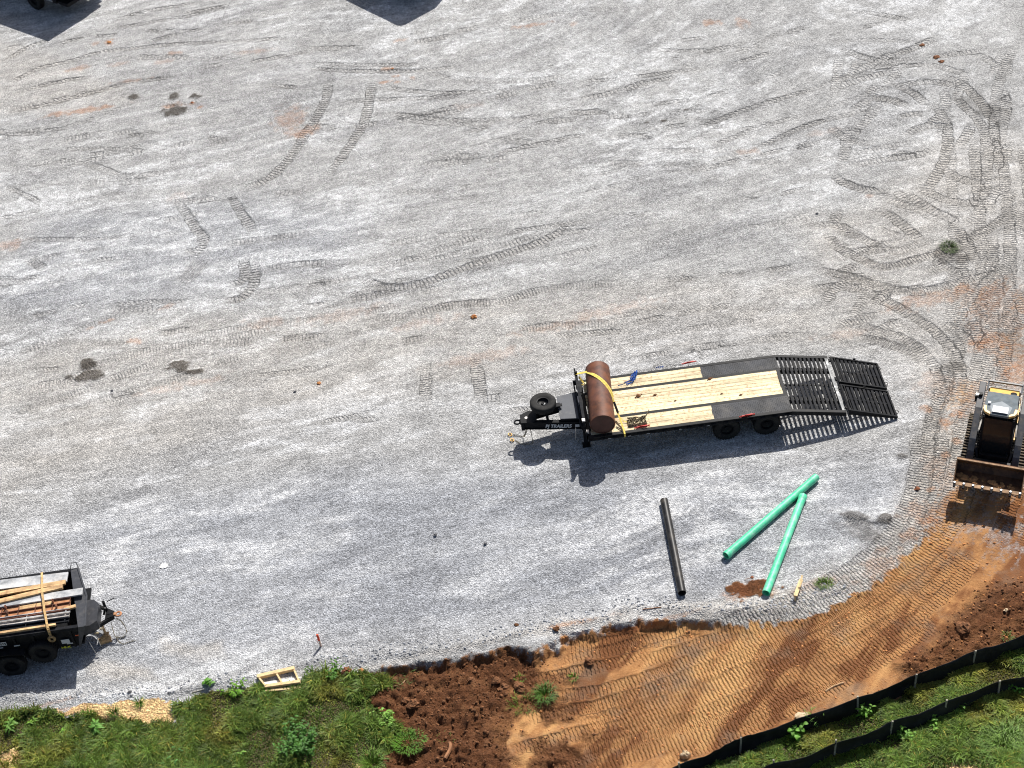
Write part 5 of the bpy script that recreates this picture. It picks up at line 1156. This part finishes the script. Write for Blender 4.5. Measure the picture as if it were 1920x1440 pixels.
plant((440, 1300), 'bright weed on the bank left of the pallet', 10, .25, .3, 6, .12, .05, (1.3, 1.4, .6))
plant((1491, 1380), 'round-leaved weed against the upper silt fence', 5, .42, .18, 6, .17, .10, (1.5, 1.7, 1.3))
plant((1622, 1342), 'weed at the fence stake with upright pale leaves', 5, .40, .14, 7, .16, .05, (1.6, 1.7, 1.2))
plant((1700, 1378), 'leafy weed in front of the middle of the lower silt fence', 7, .38, .2, 7, .15, .055, (1.4, 1.5, 1.1))
plant((1752, 1366), 'smaller leafy weed right of the one in front of the lower fence', 5, .34, .14, 7, .14, .05, (1.5, 1.6, 1.1))
plant((1796, 1330), 'dark weed behind the lower silt fence', 5, .3, .16, 6, .12, .05, (1, 1.1, .8))
plant((1905, 1300), 'leafy weed by the lower fence at the right edge', 7, .3, .22, 6, .12, .05, (1.5, 1.6, 1.2))
plant((1525, 1355), 'long-bladed grass plant between the fences', 14, .5, .2, 3, .28, .014, (1.4, 1.5, 1.2), up=1.5)
def tuft(px, label, n=180, h=.22, r=.16, col=(1, 1, 1), group='grass tufts', rx=1.0, seed=0):
    g = Gg(*px); rr = random.Random(seed+px[0]); m = MB()
    for k in range(n):
        a = rr.random()*6.28; q = r*math.sqrt(rr.random()); b = Vector((q*math.cos(a)*rx, q*math.sin(a), -.01)); az = a+rr.uniform(-.9, .9); f = rr.uniform(.5, 1.4)
        hh = h*rr.uniform(.5, 1.2); d = Vector((math.cos(az), math.sin(az), 0)); wv = Vector((-d.y, d.x, 0))*rr.uniform(.005, .010)
        m.add([b-wv, b+wv, b+d*hh*.35+wv*.7+Vector((0, 0, hh*.65)), b+d*hh*.35-wv*.7+Vector((0, 0, hh*.65)), b+d*hh*.95+Vector((0, 0, hh*.6))], [(0, 1, 2, 3), (3, 2, 4)], tuple(c*f for c in col))
    o = m.build('grass_tuft', GRM, None); o.location = g; return tag(o, label, 'grass tuft', group)
tuft((1780, 466), 'dark green grass clod lying on the tracked gravel upper right', 260, .18, .30, (.55, .6, .6), rx=.8)
tuft((1023, 1306), 'green tuft lying on the tracked clay', 240, .26, .22, (.85, 1.1, .9)); tuft((985, 1322), 'thin yellowish tuft left of the green tuft on the clay', 120, .22, .30, (1.2, 1.2, .8), rx=1.3)
tuft((1545, 1097), 'small grass tuft on the lot edge beside the broken board', 150, .16, .14, (1.0, 1.1, .6), rx=1.6)
tuft((768, 1394), 'rounded sod of short green grass over a dark hollow', 500, .15, .34, (1.2, 1.6, 1.0), rx=1.2); tuft((738, 1268), 'grass tuft on the scraped soil edge', 260, .16, .45, (.75, .8, .7), rx=1.4)
tuft((1880, 1400), 'dense round green tuft at the lower right', 900, .28, .5, (1.3, 1.5, .9)); tuft((1890, 1372), 'round tuft behind the dense one at the lower right', 500, .26, .4, (1.5, 1.6, 1.0)); tuft((1785, 1400), 'short tuft on the dry ground at the bottom right', 260, .16, .24, (1.3, 1.4, .8))
tuft((835, 1389), 'wisp of grass in the dark mud', 60, .1, .2, (1, 1.2, .7)); tuft((975, 1275), 'few green blades left in the brown mud', 40, .14, .1, (1.4, 1.5, .8)); tuft((1888, 1196), 'wisp of grass above the fence at the right', 60, .14, .12, (1.2, 1.2, .8))
tuft((262, 1322), 'thin tuft standing in the straw patch', 60, .22, .06, (.8, 1, .6)); tuft((215, 1340), 'dark thin tuft at the straw edge', 80, .22, .1, (.6, .8, .5)); tuft((700, 1440), 'long-bladed tuft at the foot of the bank', 220, .4, .2, (1.2, 1.3, 1.0))
tuft((1075, 1272), 'stray weed shreds on the clay tracks', 50, .12, .1, (1.3, 1.5, .9))

# ================================================================== pallet, stakes, boards, sticks and stones
a, b, c_, d_ = [Vector(G(*p, .13)) for p in ((482, 1268), (552, 1252), (563, 1277), (496, 1285))]
c0 = Gg(522, 1270); pal = empty('pallet', (c0.x, c0.y, c0.z), 0, 'yellow timber pallet frame lying open on the gravel edge above the grass', 'pallet')
q = [v-Vector((c0.x, c0.y, 0)) for v in (a, b, c_, d_)]; zc = -c0.z
def zb(v, z_): return Vector((v.x, v.y, z_-c0.z))
PW = pm('pallet_wood', (.72, .53, .28), .75, var=.2, vs=8, dirt=(.45, .28, .12), da=.3, ds=8)
m = MB(); m.bar(zb(q[0], .10), zb(q[1], .10), .10, .10); m.build('stringer', PW, pal)
m = MB(); m.bar(zb(q[3], .07), zb(q[2], .10), .09, .09); m.build('stringer', PW, pal)
for t in (0.02, .5, .97):
    m = MB(); m.bar(zb(q[0].lerp(q[1], t), .09), zb(q[3].lerp(q[2], t), .09), .045, .09); m.build('crosspiece', PW, pal)
m = MB(); m.bar(zb(q[3]+Vector((.0, -.10, 0)), .03), zb(q[2]+Vector((0, -.13, 0)), .04), .08, .03); m.build('bottom_board', PW, pal)
m = MB(); m.bar(zb(q[0].lerp(q[3], .72), .035), zb(q[1].lerp(q[2], .72), .035), .17, .012); m.build('panel', pm('white_board', (.78, .76, .70), .7, var=.06), pal)
g = Gg(602, 1212); m = MB(); m.bar((0, 0, -.05), (-.02, .02, .46), .05, .03, up=(0, 1, 0)); o = m.build('survey_stake', pm('stake_pale', (.62, .45, .36), .75, var=.15), None); o.location = g; tag(o, 'short survey stake with bright orange top alone on the gravel', 'stake')
m = MB(); m.bar((-.013, .013, .24), (-.0215, .0215, .475), .056, .036, up=(0, 1, 0)); m.build('painted_top', pm('orange_red', (.75, .09, .03), .6, var=.1), o)
m = MB(); m.tube([(-.02, -.02, .40), (-.06, -.04, .30), (-.05, -.05, .2)], .008, 5); m.build('flagging', pm('flag_pink', (.8, .25, .22), .7), o)
g = Gg(1491, 1127); g2 = Gg(1502, 1092); m = MB(); dv = g2-g; m.bar((0, 0, .20), tuple(dv*.98+Vector((0, 0, .12))), .10, .035); m.bar(tuple(dv*.45+Vector((0.03, 0, .20))), tuple(dv*1.02+Vector((.02, .0, .26))), .05, .03); m.tube([(0, 0, -.05), (.0, .02, .22)], .02, 5); o = m.build('broken_board', PW, None); o.location = g; tag(o, 'splintered pale board propped on the gravel ridge beside the dug soil', 'board')
def stick(pts, r, label, mat, group='sticks and roots on the clay', name='stick'):
    P = [Gg(*p)+Vector((0, 0, r*1.2)) for p in pts]; c = P[0].copy(); m = MB(); m.tube(crom([tuple(p-c) for p in P], .1), r, 6); o = m.build(name, mat, None, smooth=True); o.location = c; return tag(o, label, 'stick', group)
SW1 = pm('bare_wood', (.55, .36, .2), .8, var=.25); SW2 = pm('root_wood', (.28, .13, .06), .8, var=.3)
stick([(1548, 1297), (1562, 1288), (1582, 1281)], .022, 'pale crooked stick on the clay above the upper fence', SW1)
stick([(735, 1288), (752, 1284), (760, 1276)], .012, 'thin curved root on the dark soil', SW1); stick([(1205, 1143), (1240, 1139)], .012, 'thin twig at the gravel edge', SW2); stick([(835, 1425), (845, 1405), (843, 1395)], .05, 'thick dark root sticking out of the mud', SW2)
stick([(385, 1293), (372, 1296), (360, 1299)], .012, 'grey twig on the gravel edge beside the round-leaved weed', STK)
STN = pm('pale_stone', (.55, .42, .27), .85, var=.2, vs=10, bump=.5, bs=40); STN2 = pm('grey_stone', (.10, .10, .11), .85, var=.3, vs=12); STN3 = pm('red_clod', (.26, .10, .05), .95, var=.35, vs=14, bump=.6, bs=50); STN4 = pm('orange_clod', (.50, .22, .08), .95, var=.35, vs=14, bump=.5, bs=50)
def rock(px, r, label, mat, sq=.6, name='rock', cat='rock', group=None, seed=0):
    g = Gg(*px); m = MB(); lumpmesh(m, r, seed+px[0], sq); o = m.build(name, mat, None); o.location = g+Vector((0, 0, r*sq*.5)); return tag(o, label, cat, group)
rock((1285, 1419), .13, 'pale pointed rock on the clay beside the upper silt fence', STN, .9); rock((1503, 1345), .17, 'flat pale rock against the upper silt fence', STN, .3); rock((1887, 1145), .07, 'small pale rock on the brown mound at the right', STN)
rock((650, 1262), .14, 'reddish clod between the gravel and the grass', STN3, .7, 'clay_clod', 'clod', 'clods along the soil edge'); rock((677, 1258), .07, 'small orange clod right of the reddish one', STN4, .6, 'clay_clod', 'clod', 'clods along the soil edge')
for px, r, lab in (((975, 1291), .17, 'largest brown clod in the mud'), ((946, 1291), .15, 'brown clod left of the largest one'), ((885, 1277), .12, 'brown clod in the dark mud below the scraped edge'), ((930, 1278), .13, 'brown clod above the two large ones'), ((868, 1265), .09, 'small clod near the scraped edge'),
                   ((1105, 1242), .13, 'dark clod on the clay tracks'), ((1043, 1180), .09, 'clod on the gravel edge'), ((968, 1172), .06, 'small clod on the gravel left of the edge'), ((760, 1315), .12, 'clod on the slope of the dark soil'), ((775, 1323), .16, 'wide clod on the slope of the dark soil'), ((1805, 1180), .22, 'wide flat clod on the brown mound')):
    rock(px, r, lab, CLOD, .55, 'clay_clod', 'clod', 'brown clods in the mud')
for px, r, lab in (((1755, 108), .12, 'rusty brown clod on the gravel upper right'), ((1765, 116), .10, 'second rusty brown clod touching the first'), ((1729, 85), .10, 'small brown clod above the rusty ones')):
    rock(px, r, lab, pm('rust_clod', (.20, .09, .045), .95, var=.4, vs=12), .35, 'clay_clod', 'clod', 'brown clods on the gravel')
for px, r, lab in (((888, 595), .10, 'small orange clod in the middle of the gravel lot'), ((598, 719), .07, 'little orange lump left of the trailer'), ((736, 129), .05, 'orange crumb near the top of the lot'), ((360, 193), .06, 'red crumb beside the dark wet spots'), ((1720, 917), .08, 'dark red clod where gravel meets clay'), ((1410, 1083), .05, 'red clod beside the dug brown soil'), ((205, 80), .09, 'orange clod near the truck shadow')):
    rock(px, r, lab, STN3 if 'red' in lab else STN4, .5, 'clay_clod', 'clod', 'small coloured clods on the lot')
for px, lab in (((816, 1003), 'dark stone on the gravel below the middle'), ((910, 1020), 'dark stone right of the other one'), ((210, 733), 'tiny dark stone on the left of the lot'), ((553, 735), 'dark stone left of the orange lump'), ((1532, 401), 'dark stone near the upper tracks'), ((243, 1298), 'dark stone on the gravel edge above the straw'), ((1245, 938), '')):
    if lab: rock(px, .05, lab, STN2, .6, 'dark_stone', 'stone', 'dark stones on the gravel')
rock((307, 1062), .12, 'flat white stone on the grey gravel', pm('white_stone', (.75, .74, .72), .8), .2)
# loose crumbs nobody could count
def scatter(name, label, cat, mat, M, n, r0, r1, seed, sq=.6, thr=.5):
    r = np.random.default_rng(seed); ii, jj = np.nonzero((M > thr) & (Y > 20.8)); k = r.choice(len(ii), n, p=M[ii, jj]/M[ii, jj].sum()); m = MB(); tm = []
    base = []
    for s_ in range(7):
        b = MB(); lumpmesh(b, 1.0, s_+60, sq, n=3); q_ = random.Random(s_); b.v = [(x*q_.uniform(.75, 1.3), y*q_.uniform(.75, 1.3), z*q_.uniform(.7, 1.2)) for x, y, z in b.v]; base.append((np.array(b.v), np.array([f for f in b.f])))
    vs = []; fs = []; nv = 0
    for a in k:
        v, f = base[r.integers(7)]; x, y = gx[jj[a]]+r.random()*.05, gy[ii[a]]+r.random()*.04; R_ = r0+(r1-r0)*r.random()**3; th = r.random()*6.28
        c, s_ = math.cos(th), math.sin(th); vv = v*R_; vv = np.stack([vv[:, 0]*c-vv[:, 1]*s_+x, vv[:, 0]*s_+vv[:, 1]*c+y, vv[:, 2]+Z[ii[a], jj[a]]+R_*.02], -1); vs.append(vv); fs.append(f+nv); nv += len(v)
    o = np_mesh(name, np.concatenate(vs), np.concatenate(fs), mat, False); return tag(o, label, cat, kind='stuff')
edge_m = np.clip(m_dirt*np.exp(-(sd_d/.5)**2)*(Y < 30.5), 0, 1)
scatter('soil_crumbs', 'loose brown soil crumbs over the mud and the mound', 'soil crumbs', CLOD, np.clip(m_mud+m_mound+.3*edge_m, 0, 1)*m_dirt, 3400, .010, .060, 1, sq=.55, thr=.25)
scatter('clay_crumbs', 'scattered orange clay crumbs on the tracked clay', 'clay crumbs', STN4, np.clip(m_dirt-m_mud, 0, 1), 1400, .01, .045, 2)
gm_ = (1-m_dirt)*(1-m_grass)*(Y < 34)*(X > -15)*(X < 14)*np.exp(-((sd_g+.3)/.25)**2)
scatter('loose_gravel', 'loose grey stones along the edge of the gravel', 'gravel', pm('loose_stone', (.36, .37, .39), .9, var=.5, vs=9), np.clip(gm_, 0, 1), 2600, .015, .045, 3, thr=.2)
scatter('wood_chips', 'pale straw and wood chips on the bare patches of the bank', 'wood chips', pm('chip_wood', (.72, .50, .24), .85, var=.3, vs=12), m_straw*(m_straw > .3), 2600, .015, .05, 4, sq=.25, thr=.3)

# ================================================================== the two vehicles whose rear ends lie beyond the top edge
DKT = pm('truck_paint', (.05, .055, .06), .4, var=.15, dirt=(.12, .11, .10), da=.3)
def local(o, hx, hy):
    return Matrix(((hx, -hy, 0, o[0]), (hy, hx, 0, o[1]), (0, 0, 1, 0), (0, 0, 0, 1)))
SH = Vector((-.395, -.74))*1.0
sx_, sy_ = -math.sin(SUN_AZ)/math.tan(SUN_EL), -math.cos(SUN_AZ)/math.tan(SUN_EL)
# truck: heading so that its left side faces the lower left
tip = G(90, 78); Ht = 2.25; A = Vector((tip[0]-sx_*Ht, tip[1]-sy_*Ht, 0)); hx, hy = .754, -.657
tr = bpy.data.objects.new('truck', None); COL.objects.link(tr); tr.matrix_world = local((A.x-3*hx, A.y-3*hy), hx, hy)
tag(tr, 'dark truck parked across the top left corner, only a wheel and the underside showing', 'truck')
# local: x forward (tip corner at 3,0), y left-> inner side is +y
m = MB(); m.prism([(-4.0, 0), (3.0, 0), (3.0, 2.25), (-4.0, 2.25)], .95, Ht); m.build('dump_body', DKT, tr, bevel=.03)
m = MB(); m.box(-4.2, 2.7, .6, .75, .62, .95); m.box(-4.2, 2.7, 1.5, 1.65, .62, .95); m.box(2.3, 2.9, .0, 2.2, .55, .70); m.box(1.3, 2.2, -.02, .4, .55, .9); m.build('chassis', BLK, tr)
m = MB(); m.box(-6.2, -4.1, .0, 2.25, .7, 2.5); m.box(-7.4, -6.2, .1, 2.15, .7, 1.6); m.build('cab', DKT, tr, bevel=.06)
m = MB(); m.tube([(1.45, -.03, .60), (1.95, -.03, .62)], .03, 6); m.build('side_bar', GALV, tr)
for x in (.80, -5.6):
    for y, s_ in ((-.06, -1), (2.3, 1)): wheel(tr, (x, y, .45), (0, s_, 0), R=.45, wd=.28, rimR=.24)
m = MB(); m.tube([(.80, .1, .45), (.80, 2.2, .45)], .09, 8); m.tube([(-5.6, .1, .45), (-5.6, 2.2, .45)], .07, 8); m.build('axle', BLK, tr)
m = MB(); m.box(2.95, 3.05, 1.9, 2.5, 1.3, 1.5); m.build('tail_lamp', RED, tr)
tip = G(750, 53); Hv = 2.75; A = Vector((tip[0]-sx_*Hv, tip[1]-sy_*Hv, 0)); hx, hy = .62, -.785
vn = bpy.data.objects.new('box_van', None); COL.objects.link(vn); vn.matrix_world = local((A.x-3*hx, A.y-3*hy), hx, hy)
tag(vn, 'dark tall van beyond the top edge, seen only by its shadow', 'van')
m = MB(); m.prism([(-2.6, 0), (2.72, 0), (2.94, .08), (3.0, .28), (3.0, 1.9), (2.9, 2.1), (2.7, 2.2), (-2.6, 2.2)], .55, Hv); m.build('body', DKT, vn, bevel=.12)
for x in (1.9, -1.8):
    for y, s_ in ((.12, -1), (2.1, 1)): wheel(vn, (x, y, .38), (0, s_, 0), R=.38, wd=.24, rimR=.2)
